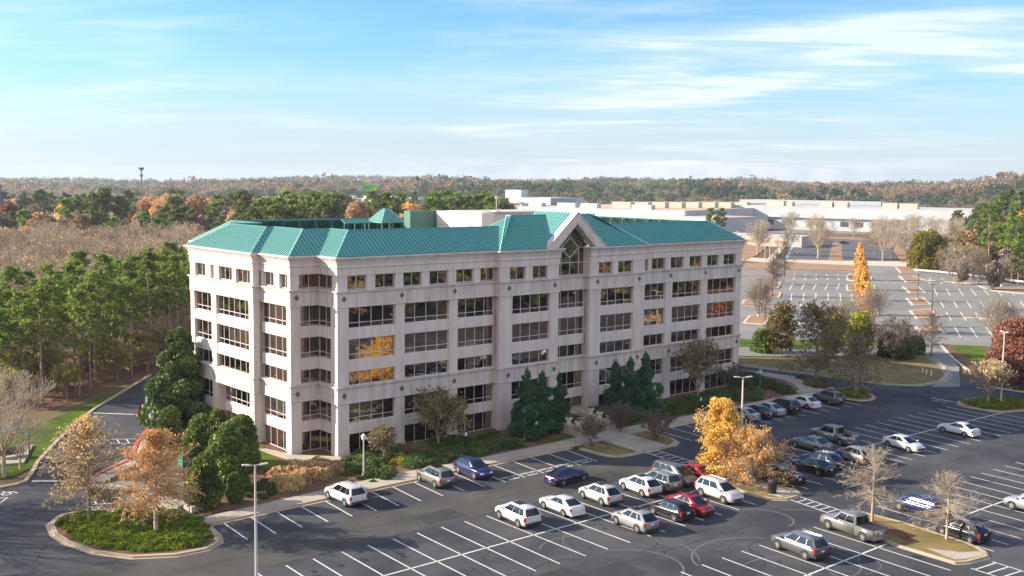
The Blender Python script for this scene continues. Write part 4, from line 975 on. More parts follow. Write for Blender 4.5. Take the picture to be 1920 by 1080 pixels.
V('crossover','navy',a+o_,b+o_,'black suv with chrome roof rails behind the glossy black sedan', roofrails=True)
V('crossover','champagne',*W2(1570,858.7,1612,873.7),'champagne suv right of the black vehicles, behind the bare island tree')
V('sedan','pewter',*W2(1491,838.7,1530.5,848.7),'grey-green sedan in the shade below the dark pickup')
V('pickup','pewter',*W2(1525,822.5,1577.5,836.7),'dark grey-green pickup with an open load bed in the shaded row')
V('sedan','pearl',*W2(1341,862,1380,877),'pale sedan mostly hidden behind the two golden trees')
V('pickup','silver',gp(1466,868)+Vector((-.6,6.4,0)),gp(1466,868)+Vector((-1.2,1.9,0)),'silver pickup with dark bed cover showing behind the orange tree', bedcover=True)
V('sedan','white',*W2(1705,849.5,1663,837.5),'white sedan facing out across the divider line in the shaded row', flip=True)
V('sedan','white',*W2(1766,810.7,1810,820.7),'white sedan farthest right in the shaded rows, sun on its flank')
V('pickup','champagne',*W2(1550.7,992,1619,1017),'grey-bronze pickup with closed bed cover next to the lower island', bedcover=True)
V('suv','grey',*W2(1457,1029.5,1510,1050.7),'dark grey suv nearest the bottom edge, left of the bronze pickup', roofrails=True)
V('suv','blue',*W2(1685.7,957.5,1737.5,973.7),'blue suv with sun glinting on its roof behind the lower island', sunroof=True)
V('hatch','black',*W2(1765.7,1002.5,1819,1019.5),'black hatchback beside the lower island behind the bare tree')
V('suv','silver',*one(1893.7,955,84,True,3.9),'silver vehicle cut off by the right edge', cat='suv')
V('fastback','silver',*one(1400.5,791,85),'pale silver liftback first in the shaded row right of the golden tree')
V('sedan','black',*one(1425,786,85),'black sedan between the silver liftback and the silver sedan at the front kerb')
V('sedan','silver',*one(1446.5,781,85),'silver sedan between two black vehicles at the front kerb')
V('suv','black',*one(1474,777,84),'black suv between the silver sedan and the white sedan at the front kerb', roofrails=True)
V('sedan','white',*one(1513,767.4,84),'white sedan next to the last suv of the row at the front kerb')
V('suv','grey',*W2(1525.7,750.5,1560,761),'dark silver suv at the far end of the front row by the small planted island', sunroof=True)
g0 = gp(1576,457); V('sedan','black',g0+Vector((2.4,-2.2,0)),g0,'black car alone in the far upper lot', group='distant cars')
g0 = gp(1690,448); V('sedan','white',g0+Vector((2.4,-2.2,0)),g0,'white car beyond the hedged straw bed in the far upper lot', group='distant cars')
# ================================================ STREET FURNITURE
M['pole'] = mat('pole_paint', (.45,.38,.35), .45, metal=.0); M['polew'] = mat('pale_pole', (.55,.48,.48), .4)
M['dpole'] = mat('brown_pole', (.12,.085,.075), .5); M['green'] = mat('verdigris_paint', (.05,.20,.17), .5); M['blackp'] = mat('black_paint', (.012,.013,.014), .5)
M['lampglass'] = mat('frosted_glass', (.70,.70,.68), .3); M['tealp'] = mat('teal_panel', (.06,.38,.38), .4)
def area_light(loc, h, label, r=.14, heads=2, m='pole', rz=0, base=None, group='tall car park lights'):
    t = tag(empty('parking_light', loc, rz), label, 'street light', group)
    mb = MB(); mb.tube((0,0,.6 if base else .1), (0,0,h), r, r*.55, 10); mb.tube((0,0,.1),(0,0,.14), r*1.8, n=10); mb.tube((0,0,h*.55),(0,0,h*.55+.12), r*1.0, n=10); mb.build('pole', M[m], t, smooth=False)
    mb = MB(); mb.tube((0,0,-.1), (0,0,.75 if base else .12), .42 if base else .36, n=12); mb.build('base', M['kerb2'] if base else M['blackp'], t)
    for i in range(heads):
        s = -1 if i else 1
        mb = MB(); mb.tube((0,0,h-.05), (s*.5,0,h+.05), .05, n=6)
        mb.hexa([(s*.4,-.18,h-.03),(s*1.15,-.18,h+.05),(s*1.15,.18,h+.05),(s*.4,.18,h-.03),(s*.5,-.12,h+.09),(s*1.1,-.12,h+.13),(s*1.1,.12,h+.13),(s*.5,.12,h+.09)] if s > 0 else
                [(s*1.15,-.18,h+.05),(s*.4,-.18,h-.03),(s*.4,.18,h-.03),(s*1.15,.18,h+.05),(s*1.1,-.12,h+.13),(s*.5,-.12,h+.09),(s*.5,.12,h+.09),(s*1.1,.12,h+.13)])
        mb.build('lamp_head', M[m], t)
    return t
area_light(gp(481,1088), 10.55, 'white twin-headed light pole rising from the bottom edge left of the white suv', .15, 2, 'polew', rad(-20))
area_light(gp(1387.5,889), 12.15, 'tall pale twin-headed light pole between the golden trees', .17, 2, 'polew', rad(-30))
area_light(gp(1876,758), 12.0, 'tall pale light pole on the planted island at the right edge', .17, 2, 'polew', rad(60))
for (bx, by, ty, lb) in ((1422.5,594,524,'brown T-shaped light pole in the square straw island of the far lot'),(1745,617,533,'brown light pole on the nearest kerbed island of the far drive'),(1720,563,499,'brown light pole halfway up the far drive'),(1878,537,480,'dark light pole on a concrete base by the guard rail'),(1443,487,438,'pale light pole left of the blue bays'),(1457,488,446,'dark light pole beside the blue bays'),(1434,490,450,'thin light pole at the corner of the upper lot'),(1449,519,474,'dark light pole behind the bare tree on the far median')):
    g0 = gp(bx, by); d = (g0-CAM).xy.length; r_ = ray(bx, ty); hh = CAM.z+r_.z*d/r_.xy.length
    area_light(g0, max(8, hh), lb, .2, 2, 'dpole' if 'brown' in lb or 'dark' in lb else 'pole', rad(-20), base=True, group='far lot light poles')
def globe_lamp(px, py, h, label, m='green'):
    t = tag(empty('street_lamp', gp(px, py)), label, 'street lamp', 'lantern posts along the front walk')
    mb = MB(); mb.lathe([(.22,0),(.20,.3),(.11,.45),(.09,h*.6),(.07,h-.2),(.12,h-.12),(.05,h)], n=10); mb.build('post', M[m], t)
    mb = MB(); mb.lathe([(.10,h),(.26,h+.15),(.32,h+.5),(.2,h+.55)], n=10); mb.build('lantern', M['lampglass'], t)
    mb = MB(); mb.lathe([(.36,h+.52),(.22,h+.68),(.05,h+.85)], n=10); mb.build('cap', M[m], t); return t
globe_lamp(682,894,4.5,'pale lantern post in front of the clipped shrubs near the building corner','polew')
globe_lamp(983,826,3.9,'green lantern post before the first pair of evergreen trees')
globe_lamp(1225,782,4.2,'green lantern post right of the entrance evergreens')
globe_lamp(1424,744,4.0,'green lantern post by the far hedge near the building end')
globe_lamp(285,832,3.4,'green lantern post beside the red kerb on the left')
def signpost(px, py, label, h=1.9, z=0):
    t = tag(empty('sign_post', gp(px, py)), label, 'sign', 'small black sign posts in the shrubs')
    mb = MB(); mb.tube((0,0,0),(0,0,h), .07, n=6); mb.build('post', M['blackp'], t)
    mb = MB(); mb.box(-.38,.38,-.05,.05,h,h+.85); mb.build('sign_panel', M['blackp'], t, bevel=.02)
    mb = MB(); mb.box(-.2,.2,-.056,-.05,h+.18,h+.68); mb.build('sign_mark', M['plate'], t)
signpost(873,846,'black sign post in the hedge behind the blue suv'); signpost(1005,825,'black sign post on the grass below the first evergreens'); signpost(1313,776,'black sign post in the shaded hedge above the golden tree')
# litter bin
t = tag(empty('litter_bin', (gp(1448,927).x, gp(1448,927).y, .15)), 'black litter bin at the tip of the leafy island', 'litter bin')
mb = MB(); mb.lathe([(.42,0),(.46,.1),(.52,1.3),(.5,1.34)], n=14); mb.build('bin_body', M['blackp'], t); mb = MB(); mb.lathe([(.55,1.34),(.55,1.44),(.38,1.62),(.1,1.66)], n=14); mb.build('lid', M['plastic'], t)
# entrance steps, cheek walls and planters
mb = MB()
for i in range(9): mb.box(33.4, 38.3, -10.6+i*.55, -10.05+i*.55 if i < 8 else -1.2, -.1, .12*(i+1)+.04)
mb.box(33.4, 43.9, -5.7, 1.5, -.1, 1.12)
tag(mb.build('entrance_steps', M['st'] if 'st' in M else mat('brick_step', (.36,.27,.22), .9, var=.15, scale=1)), 'broad low brown steps rising to the entrance between planter walls', 'steps')
for x0, lb in ((32.2,'left'),(38.4,'right')):
    mb = MB(); mb.hexa([(x0,-11.3,-.1),(x0+1.15,-11.3,-.1),(x0+1.15,-4.5,-.1),(x0,-4.5,-.1),(x0,-11.3,1.15),(x0+1.15,-11.3,1.15),(x0+1.15,-4.5,1.75),(x0,-4.5,1.75)])
    mb.box(x0-.05, x0+1.2, -11.4, -9.9, 1.16, 1.24)
    tag(mb.build('cheek_wall', mat('brown_stone_wall', (.38,.31,.26), .9, var=.12, scale=1)), 'low brown wall flanking the %s side of the entrance steps' % lb, 'wall')
pl = None
for i, (x, y, lb) in enumerate([(32.8,-10.5,'front'),(32.8,-8.6,'middle'),(32.8,-6.7,'rear'),(39.0,-10.5,'front'),(39.0,-8.6,'middle'),(39.0,-6.7,'rear')]):
    z = 1.15+(y+11.3)*.088+.03
    if pl is None:
        t = empty('planter', (0,0,0)); mb = MB(); mb.lathe([(.32,0),(.36,.08),(.30,.2),(.50,.68),(.58,.72),(.56,.82),(.45,.80)], n=12); mb.build('pot', mat('cream_pot', (.62,.58,.45), .7), t)
        mb = MB(); rng = np.random.default_rng(3)
        for k in range(60):
            a, b_, c_ = rng.normal(0,.2), rng.normal(0,.2), .9+rng.random()*.3; d = Vector(rng.normal(0,1,3)).normalized()*.12; e = d.orthogonal().normalized()*.1
            mb.quad(Vector((a,b_,c_))-d, Vector((a,b_,c_))+e, Vector((a,b_,c_))+d, Vector((a,b_,c_))-e)
        mb.build('plant', mat('planter_leaves', (.05,.12,.03), .8), t); pl = t
    else: t = copy_tree(pl)
    t.location = (x, y, z); tag(t, 'cream pot with green plant, %s one on the %s entrance step wall' % (lb, 'left' if x < 35 else 'right'), 'planter', 'cream planters at the entrance steps')
# shelter on the left edge
t = tag(empty('shelter', gp(20,862)), 'small open shelter with a teal barrel roof at the left edge', 'shelter'); 
mb = MB()
for x in (-1.9, 1.9):
    for y in (-1.3, 1.3): mb.box(x-.07, x+.07, y-.07, y+.07, 0, 3.1)
mb.build('frame', M['blackp'], t); mb = MB(); mb.box(-1.8,1.8,.9,1.2,.5,.62); mb.box(-1.8,1.8,1.2,1.28,.3,1.3); mb.build('bench', M['plastic'], t)
mb = MB(); k = 8
for i in range(k):
    a0, a1 = math.pi*i/k, math.pi*(i+1)/k; q = [(-2.2*math.cos(a), 3.1+1.2*math.sin(a)) for a in (a0, a1)]
    mb.hexa([(q[0][0]*.96,-1.6,q[0][1]-.08),(q[1][0]*.96,-1.6,q[1][1]-.08),(q[1][0]*.96,1.6,q[1][1]-.08),(q[0][0]*.96,1.6,q[0][1]-.08),(q[0][0],-1.6,q[0][1]),(q[1][0],-1.6,q[1][1]),(q[1][0],1.6,q[1][1]),(q[0][0],1.6,q[0][1])])
mb.build('roof', M['tealp'], t)
# small things on the left
def post(px, py, h, r_, m, label, cat, name='post', box=None):
    mb = MB(); 
    if box: mb.box(-box[0]/2, box[0]/2, -box[1]/2, box[1]/2, -.05, h)
    else: mb.lathe([(r_,-.05),(r_,h-.06),(r_*.7,h)], n=10)
    o = mb.build(name, m, None, bevel=.03 if box else 0); o.location = gp(px, py); tag(o, label, cat); return o
post(269,779,1.6,.2,mat('yellow_bollard', (.62,.42,.12), .6),'yellow-tan bollard beside the red kerb','bollard','bollard')
post(281,776,2.6,0,M['green'],'green utility cabinet beside the yellow bollard','cabinet','utility_cabinet',(1.0,.8))
post(357,870,1.3,0,mat('green_box', (.03,.22,.12), .5),'green box under the dark round trees at the left','cabinet','utility_box',(2.6,1.4))
post(471,821,.9,.28,mat('hydrant_red', (.5,.02,.02), .4),'red hydrant at the foot of the corner pilaster','hydrant','fire_hydrant')
post(345,890,2.2,.06,M['blackp'],'thin dark post at the back of the pale concrete ramp','post','post')
for i, (x, y) in enumerate(((1730,699),(1737,702),(1746,704))): post(x, y, 1.0, .12, M['lampglass'], 'short white marker post on the shaded bank, %s of three' % ('leftmost','middle','rightmost')[i], 'marker post', 'marker_post')
for i, (x, y) in enumerate(((1799,703),(1813,706))): post(x, y, 1.4, .10, mat('red_post', (.35,.04,.04), .6), 'red post in the side road, %s one of the pair' % ('left','right')[i], 'post', 'post')
t = tag(empty('sign', (gp(1612,585).x, gp(1612,585).y, .1)), 'small bright green sign in the straw bed of the far lot', 'sign'); mb = MB(); mb.box(-.6,.6,-.05,.05,.8,2.2); mb.build('sign_panel', mat('lime_sign', (.20,.62,.06), .5), t); mb = MB(); mb.box(-.5,-.42,-.05,.05,0,.8); mb.box(.42,.5,-.05,.05,0,.8); mb.build('leg', M['blackp'], t)
# steps and handrail by the left island
a = gp(352,957); mb = MB()
for i in range(5): mb.box(a.x+i*.45, a.x+i*.45+.45, a.y-1.0+i*.05, a.y+1.1, -.05, .62-i*.12)
tag(mb.build('side_steps', M['conc']), 'short flight of concrete steps between ramp and front walk', 'steps')
mb = MB(); 
for q in ((0,0),(1.9,-.4)): mb.tube((a.x+q[0]-.3, a.y-1.1+q[1]*.1, 0), (a.x+q[0]-.3, a.y-1.1+q[1]*.1, 1.5-q[0]*.2), .05, n=6)
mb.tube((a.x-.3, a.y-1.1, 1.5), (a.x+1.6, a.y-1.14, 1.12), .05, n=6); tag(mb.build('handrail', M['blackp']), 'dark handrail beside the short concrete steps', 'handrail')
# guard rail across the far lot
pts = [q.xy for q in G([(1712,510),(1760,514),(1830,522),(1900,531),(1990,543)])]
t = tag(empty('guard_rail', (pts[0].x, pts[0].y, 0)), 'long pale guard rail along the back of the far lot', 'guard rail')
m1, m2 = MB(), MB(); gposts = []
for p, q in zip(pts, pts[1:]):
    d = (q-p); n_ = max(2, int(d.length/6)); P0 = Vector((*pts[0], 0))
    e = Vector((-d.y, d.x)).normalized()*.1
    m1.hexa([(*(p-pts[0]-e),.75),(*(q-pts[0]-e),.75),(*(q-pts[0]+e),.75),(*(p-pts[0]+e),.75),(*(p-pts[0]-e),1.35),(*(q-pts[0]-e),1.35),(*(q-pts[0]+e),1.35),(*(p-pts[0]+e),1.35)])
    for i in range(n_): c = p+d*i/n_-pts[0]; gposts.append((c.x, c.y))
m1.build('rail', mat('galvanised', (.58,.58,.56), .5), t); m2.box(-.12,.12,-.12,.12,-.1,1.2); gme = m2.mesh('post', M['dpole'])
for x, y in gposts: q = bpy.data.objects.new('post', gme); COL.objects.link(q); q.parent = t; q.location = (x, y, 0)
# ================================================ VEGETATION
def leafmat(name, col, col2=None, isl=.30, tr=.42, rough=.7):
    return mat('leaf_'+name, col, rough, col2=col2, scale=.35, island=isl, transl=tr, lo=.4, hi=.6, detail=3, spec=.25)
LM = dict(pine=leafmat('pine', (.23,.31,.05), (.12,.17,.035), tr=.5), pine2=leafmat('pine_dark', (.17,.205,.05), (.10,.13,.036)), magnolia=leafmat('magnolia', (.105,.145,.035), (.05,.08,.022), rough=.55, tr=.2),
 holly=leafmat('holly', (.19,.24,.045), (.10,.14,.03), rough=.5, tr=.3), cypress=leafmat('cypress', (.085,.19,.075), (.045,.115,.05)), hedge=leafmat('hedge', (.14,.195,.046), (.08,.125,.031), tr=.3), juniper=leafmat('juniper', (.24,.30,.018), (.12,.17,.018), tr=.35),
 gold=leafmat('gold', (.85,.58,.15), (.72,.46,.10), tr=.35), orange=leafmat('orange', (.85,.52,.13), (.72,.40,.10), tr=.3), rust=leafmat('rust', (.48,.25,.14), (.36,.19,.11)), tan=leafmat('tan', (.66,.45,.22), (.50,.33,.16), tr=.3),
 red=leafmat('red', (.33,.06,.045), (.22,.06,.04)), olive=leafmat('olive', (.27,.215,.06), (.18,.15,.045)), brown=leafmat('brown', (.32,.215,.115), (.21,.15,.08)), yellow=leafmat('yellow_green', (.38,.33,.04), (.20,.22,.03)), grey=leafmat('twig_grey', (.30,.24,.19), (.22,.17,.14), tr=0),
 fpine=leafmat('far_pine', (.105,.135,.045), (.065,.09,.035), .12), fpine2=leafmat('far_pine_dark', (.07,.10,.05), (.045,.068,.038), .12), fbrown=leafmat('far_brown', (.26,.185,.125), (.19,.135,.095), .12), fgrey=leafmat('far_grey', (.27,.22,.18), (.2,.16,.135), .12), ftan=leafmat('far_tan', (.33,.24,.14), (.25,.18,.11), .12), forange=leafmat('far_orange', (.40,.23,.11), (.30,.17,.09), .12), folive=leafmat('far_olive', (.19,.17,.065), (.13,.12,.05), .12), fred=leafmat('far_red', (.32,.13,.09), (.25,.11,.08), .12))
M['bark'] = mat('bark_grey', (.34,.27,.20), .9, col2=(.18,.15,.12), scale=1.5); M['barkp'] = mat('bark_pine', (.34,.23,.165), .9, col2=(.20,.135,.10), scale=1.2); M['barkw'] = mat('bark_pale', (.47,.38,.29), .9, col2=(.30,.24,.18), scale=1.0); M['barkd'] = mat('bark_dark', (.16,.115,.085), .9, col2=(.10,.08,.06), scale=1.5)
def seg_mesh(segs, name, m, sides=4):
    """segs: array of p0(3) p1(3) r0 r1 -> open tubes"""
    A = np.array(segs, dtype=float); p0, p1, r0, r1 = A[:, :3], A[:, 3:6], A[:, 6], A[:, 7]
    d = p1-p0; ln = np.linalg.norm(d, axis=1, keepdims=True); d = d/np.maximum(ln, 1e-6)
    ref = np.where(np.abs(d[:, 2:3]) < .9, np.array([[0, 0, 1.0]]), np.array([[1.0, 0, 0]]))
    a = np.cross(d, ref); a /= np.linalg.norm(a, axis=1, keepdims=True); b = np.cross(d, a); n = len(A)
    vs = np.zeros((n, 2*sides, 3))
    for i in range(sides):
        t = 2*math.pi*i/sides; o = a*math.cos(t)+b*math.sin(t)
        vs[:, i] = p0+o*r0[:, None]; vs[:, sides+i] = p1+o*r1[:, None]
    base = (np.arange(n)*2*sides)[:, None, None]
    f = np.array([[i, (i+1) % sides, sides+(i+1) % sides, sides+i] for i in range(sides)])[None] + base
    return quads(name, vs.reshape(-1, 3), f.reshape(-1, 4), m, False)
def quads(name, v, f, mats, smooth=False, mi=None):
    me = bpy.data.meshes.new(name); me.vertices.add(len(v)); me.vertices.foreach_set('co', np.ascontiguousarray(v, dtype=np.float32).ravel())
    me.loops.add(f.size); me.loops.foreach_set('vertex_index', np.ascontiguousarray(f, dtype=np.int32).ravel())
    me.polygons.add(len(f)); me.polygons.foreach_set('loop_start', np.arange(len(f), dtype=np.int32)*4)
    for m in (mats if isinstance(mats, (list, tuple)) else [mats]): me.materials.append(m)
    if mi is not None: me.polygons.foreach_set('material_index', np.ascontiguousarray(mi, dtype=np.int32))
    me.update(calc_edges=True); return me
def leaf_arr(pts, size, rng, flat=0.0, longr=1.0, out=None, up=None):
    """random quads at pts. returns v (4n,3)"""
    n = len(pts); a = rng.normal(size=(n, 3)); 
    if up is not None: a = a*(1-up)+np.array([0, 0, 1.0])*up*2
    a /= np.linalg.norm(a, axis=1, keepdims=True)
    b = rng.normal(size=(n, 3)); b[:, 2] *= (1-flat); b -= a*(b*a).sum(1, keepdims=True); b /= np.linalg.norm(b, axis=1, keepdims=True)
    s = size*(.6+.8*rng.random((n, 1))); a = a*s*longr*.5; b = b*s*.5
    v = np.stack([pts-a, pts-b*.9+a*.1, pts+a, pts+b*.9+a*.1], 1); return v.reshape(-1, 3)
def leaf_mesh(pts, size, m, rng, name='crown', **k):
    v = leaf_arr(np.array(pts), size, rng, **k); n = len(v)//4
    return quads(name, v, np.arange(4*n).reshape(-1, 4), m)
def norm(v): return v/max(1e-9, np.linalg.norm(v))
def grow(rng, p, d, L, r, lvl, segs, tips, kids=(4,4,3), spread=.7, up=.15, wob=.18, taper=.55, kr=.62, steps=4):
    """recursive limb: curved, tapering, with side limbs"""
    q = p.copy(); dd = norm(d); sl = L/steps
    for i in range(steps):
        dd = norm(dd+rng.normal(size=3)*wob+np.array([0, 0, up*.5])); nq = q+dd*sl
        ra, rb = r*(1-taper*i/steps), r*(1-taper*(i+1)/steps); segs.append((*q, *nq, ra, rb)); q0 = q; q = nq
        if lvl > 0:
            nk = kids[len(kids)-lvl] if isinstance(kids, tuple) else kids
            cnt = nk/steps; cnt = int(cnt)+(rng.random() < cnt-int(cnt))
            if i == 0 and lvl == len(kids): cnt = 0
            for _ in range(cnt):
                sd = norm(np.cross(dd, rng.normal(size=3))); nd_ = norm(dd*(1-spread)+sd*spread+np.array([0, 0, up])); t = rng.random()
                grow(rng, q0+(q-q0)*t, nd_, L*kr*(.7+.5*rng.random()), rb*.55, lvl-1, segs, tips, kids, spread, up, wob, taper, kr, max(2, steps-1))
    tips.append((q, dd))
    if lvl > 0:
        for _ in range(2):
            sd = norm(np.cross(dd, rng.normal(size=3))); grow(rng, q, norm(dd+sd*.5), L*kr*.8, r*(1-taper)*.8, lvl-1, segs, tips, kids, spread, up, wob, taper, kr, max(2, steps-1))
def vase_tree(seed, H=10, limbs=7, bark='bark', tw=.022, dens=(5,5,4), leaf=None, lf=0, trunk=.22, spread=.62, up=.22, r0=.22, cone=.8, ls=.3):
    rng = np.random.default_rng(seed); segs = []; tips = []
    th = H*trunk; segs.append((0,0,-.3, 0,0,th, r0*1.15, r0*.9))
    tr = []; 
    for i in range(limbs):
        a = 2*math.pi*(i+rng.random()*.6)/limbs; t = cone*(.55+.6*rng.random()); z = th*(.8+.3*rng.random())
        grow(rng, np.array([0, 0, z]), np.array([math.cos(a)*t, math.sin(a)*t, 1.0]), H*.48, r0*.5, 3, segs, tips, dens, spread, up, .12, .6, .55)
    grow(rng, np.array([0, 0, th]), np.array([.05, .05, 1.0]), H*.5, r0*.55, 3, segs, tips, dens, spread, up, .10, .6, .55)
    A = np.array(segs); mx_ = A[:, 5].max(); A[:, :6] *= H/mx_; A[:, 6:] = np.maximum(A[:, 6:], tw)
    P = None
    if leaf:
        T = np.array([t[0] for t in tips])*H/mx_; k = rng.choice(len(T), size=int(lf)); P = T[k]+rng.normal(size=(int(lf), 3))*.3
    return A, P, rng, ls
def pinoak(seed, H=11, R=4.2, n=70, z0=.22, droop=-.25, tw=.018, leaf=None, lf=0, kids=9, r0=.24, ls=.26, top=.5, shape=None, lr=.055):
    """straight leader, many near-horizontal limbs, drooping below and rising above"""
    rng = np.random.default_rng(seed); segs = []; pts = []
    ns = 10
    for i in range(ns): a, b = i/ns, (i+1)/ns; segs.append((0,0,H*a-.3*(i == 0), 0,0,H*b, r0*(1-a)**.8+.03, r0*(1-b)**.8+.02))
    for i in range(n):
        t = (i+rng.random())/n; z = H*(z0+(1-z0)*t*.97); a = rng.random()*6.283
        prof = shape(t) if shape else (math.sin(math.pi*min(1, .22+.80*t))**.8*(1-t*.35))
        L_ = R*prof*(.75+.4*rng.random()); el = droop+(.95-droop)*t**1.2
        d = np.array([math.cos(a)*math.cos(el), math.sin(a)*math.cos(el), math.sin(el)]); p = np.array([0, 0, z]); rr = lr*(1-.6*t)
        st = 5
        for k in range(st):
            d = norm(d+rng.normal(size=3)*.09+np.array([0, 0, .05 if t > .3 else -.03])); q = p+d*L_/st; segs.append((*p, *q, rr*(1-.7*k/st), rr*(1-.7*(k+1)/st)))
            for j in range(max(1, kids//st+(rng.random() < .5))):
                sd = norm(np.cross(d, rng.normal(size=3)))*np.array([1, 1, .6]); d2 = norm(d*.75+sd*.75); l2 = L_*.33*(1-.1*k)*(.5+.8*rng.random()); s = p+(q-p)*rng.random(); m = s+d2*l2*.5; e = m+norm(d2+rng.normal(size=3)*.3)*l2*.5
                segs.append((*s, *m, tw*1.3, tw)); segs.append((*m, *e, tw, tw*.7)); pts.append(m); pts.append(e)
                for _ in range(3):
                    d3 = norm(d2+rng.normal(size=3)*.7); l3 = l2*.55; s3 = s+(e-s)*rng.random(); e3 = s3+d3*l3; segs.append((*s3, *e3, tw*.8, tw*.5)); pts.append(e3)
            p = q
    A = np.array(segs); P = None
    if leaf: T = np.array(pts); k = rng.choice(len(T), size=int(lf)); P = T[k]+rng.normal(size=(int(lf), 3))*.18
    return A, P, rng, ls
def lumpy(rng, n, R, H, z0, lobes=14, lr=.42, shell=.75, prof=None, tipk=.55):
    """points near the surface of many overlapping lobes that follow a profile"""
    C = []
    for i in range(lobes):
        t = (i+.5)/lobes; a = i*2.4+rng.random(); pr = prof(t) if prof else math.sin(math.pi*(.12+.8*t))**.6
        C.append((math.cos(a)*R*pr*(1-lr)*.9*rng.uniform(.6,1.1), math.sin(a)*R*pr*(1-lr)*.9*rng.uniform(.6,1.1), z0+(H-z0)*t, R*lr*(tipk+(1.05-tipk)*pr)*rng.uniform(.8,1.25)))
    C = np.array(C); w_ = C[:, 3]**2; k = rng.choice(len(C), size=n, p=w_/w_.sum()); d = rng.normal(size=(n, 3)); d /= np.linalg.norm(d, axis=1, keepdims=True)
    rad_ = (shell+(1.06-shell)*rng.random((n, 1)))*C[k, 3:4]; return C[k, :3]+d*rad_*np.array([1, 1, .85])
def pine(seed, H=21, R=3.6, z0=.42, n=34, clump=26, tw=.05, r0=.30, cs=.85, ls=.8, ragged=.5):
    rng = np.random.default_rng(seed); segs = []; P = []; ns = 8; bx, by = rng.normal(size=2)*.02*H; 
    def c(t): return np.array([bx*t*t, by*t*t, H*t])
    for i in range(ns): a, b = i/ns, (i+1)/ns; segs.append((*(c(a)-np.array([0,0,.4*(i == 0)])), *c(b), r0*(1-a*.85), r0*(1-b*.85)))
    for i in range(7): t = rng.uniform(.15, z0); a = rng.random()*6.28; l = rng.uniform(.5, 2.0); p = c(t); segs.append((*p, *(p+np.array([math.cos(a)*l, math.sin(a)*l, rng.uniform(-.2,.5)])), .05, .02))
    for i in range(n):
        t = z0+(1-z0)*(i+rng.random())/n; a = rng.random()*6.283; u_ = (t-z0)/(1-z0); L_ = R*(.45+.75*math.sin(math.pi*(.25+.62*u_)))*rng.uniform(1-ragged, 1.15)*(1-.55*u_**3); el = .05+.55*u_
        p = c(t); d = np.array([math.cos(a)*math.cos(el), math.sin(a)*math.cos(el), math.sin(el)])
        for k in range(3):
            d = norm(d+rng.normal(size=3)*.12+np.array([0,0,.08])); q = p+d*L_/3; segs.append((*p, *q, tw*(1.3-.35*k), tw*(1-.3*k)))
            if k:
                for j in range(2):
                    cc = q+rng.normal(size=3)*np.array([.45,.45,.2])*cs; m_ = clump//2
                    dd = rng.normal(size=(m_, 3)); dd /= np.linalg.norm(dd, axis=1, keepdims=True); P.append(cc+dd*np.array([1,1,.55])*cs*rng.random((m_, 1))**.4)
            p = q
        m_ = clump//2; dd = rng.normal(size=(m_, 3)); dd /= np.linalg.norm(dd, axis=1, keepdims=True); P.append(p+dd*np.array([.8,.8,.6])*cs*rng.random((m_, 1))**.4)
    return np.array(segs), np.concatenate(P), rng, ls
def two_part(name, data, lm, bk, sides=4, **k):
    """prototype with a trunk mesh (trunk and limbs) and a crown mesh"""
    A, P, rng, ls = data
    tm = seg_mesh(A, 'trunk', M[bk], sides); cm = leaf_mesh(P, ls, LM[lm], rng, **k) if P is not None and len(P) else None
    return (name, tm, cm)
def plant(proto, loc, s=1.0, rz=None, label=None, cat='tree', group=None, sz=None, name=None):
    nm, tm, cm = proto; rz = random.uniform(0, 6.28) if rz is None else rz
    t = empty(name or nm, loc, rz); t.scale = (s, s, sz or s)
    o = bpy.data.objects.new('trunk', tm); COL.objects.link(o); o.parent = t
    if cm: o = bpy.data.objects.new('crown', cm); COL.objects.link(o); o.parent = t
    return tag(t, label, cat, group)
def one_mesh(data, lm, bk, sides=3, name='tree', **k):
    """far trees: trunk and crown in one mesh"""
    A, P, rng, ls = data; t = seg_mesh(A, 'a', M[bk], sides)
    v1 = np.zeros(len(t.vertices)*3); t.vertices.foreach_get('co', v1); f1 = np.zeros(len(t.loops), dtype=np.int32); t.loops.foreach_get('vertex_index', f1)
    v1 = v1.reshape(-1, 3); f1 = f1.reshape(-1, 4); v2 = leaf_arr(np.array(P), ls, rng, **k); f2 = np.arange(len(v2)).reshape(-1, 4)+len(v1)
    bpy.data.meshes.remove(t)
    return quads(name, np.vstack([v1, v2]), np.vstack([f1, f2]), [M[bk], LM[lm]], mi=np.r_[np.zeros(len(f1)), np.ones(len(f2))])
def put(me, loc, s, label, cat='tree', group=None, rz=None, sz=None):
    o = bpy.data.objects.new(me.name.split('.')[0], me); COL.objects.link(o); o.location = loc; o.scale = (s, s, sz or s); o.rotation_euler = (0, 0, random.uniform(0, 6.28) if rz is None else rz); return tag(o, label, cat, group)
random.seed(21)
# ---- trees of the car park islands and the building front
p = two_part('pin_oak', pinoak(1, 11.3, 4.6, 95, .25, -.25, leaf='o', lf=6000, kids=14, ls=.19), 'tan', 'bark')
plant(p, gp(168,978), 1, .4, 'thin tan-leaved tree at the left end of the round shrub island', group='half-bare trees on the left island')
p = two_part('pin_oak', pinoak(2, 10.8, 4.6, 95, .30, -.22, leaf='o', lf=6500, kids=14, ls=.19), 'orange', 'barkw')
plant(p, gp(293,1003), 1, 1.4, 'orange-tan tree with a pale trunk at the right of the round shrub island', group='half-bare trees on the left island')
p = two_part('bald_cypress', pinoak(3, 9.3, 4.7, 90, .10, -.12, leaf='g', lf=20000, kids=14, ls=.21, shape=lambda t: (1.0-t**1.6*.86)*(.82+.2*math.sin(t*17))), 'gold', 'bark')
plant(p, gp(1352,892), 1, 0, 'tall golden conical tree at the left end of the leafy island')
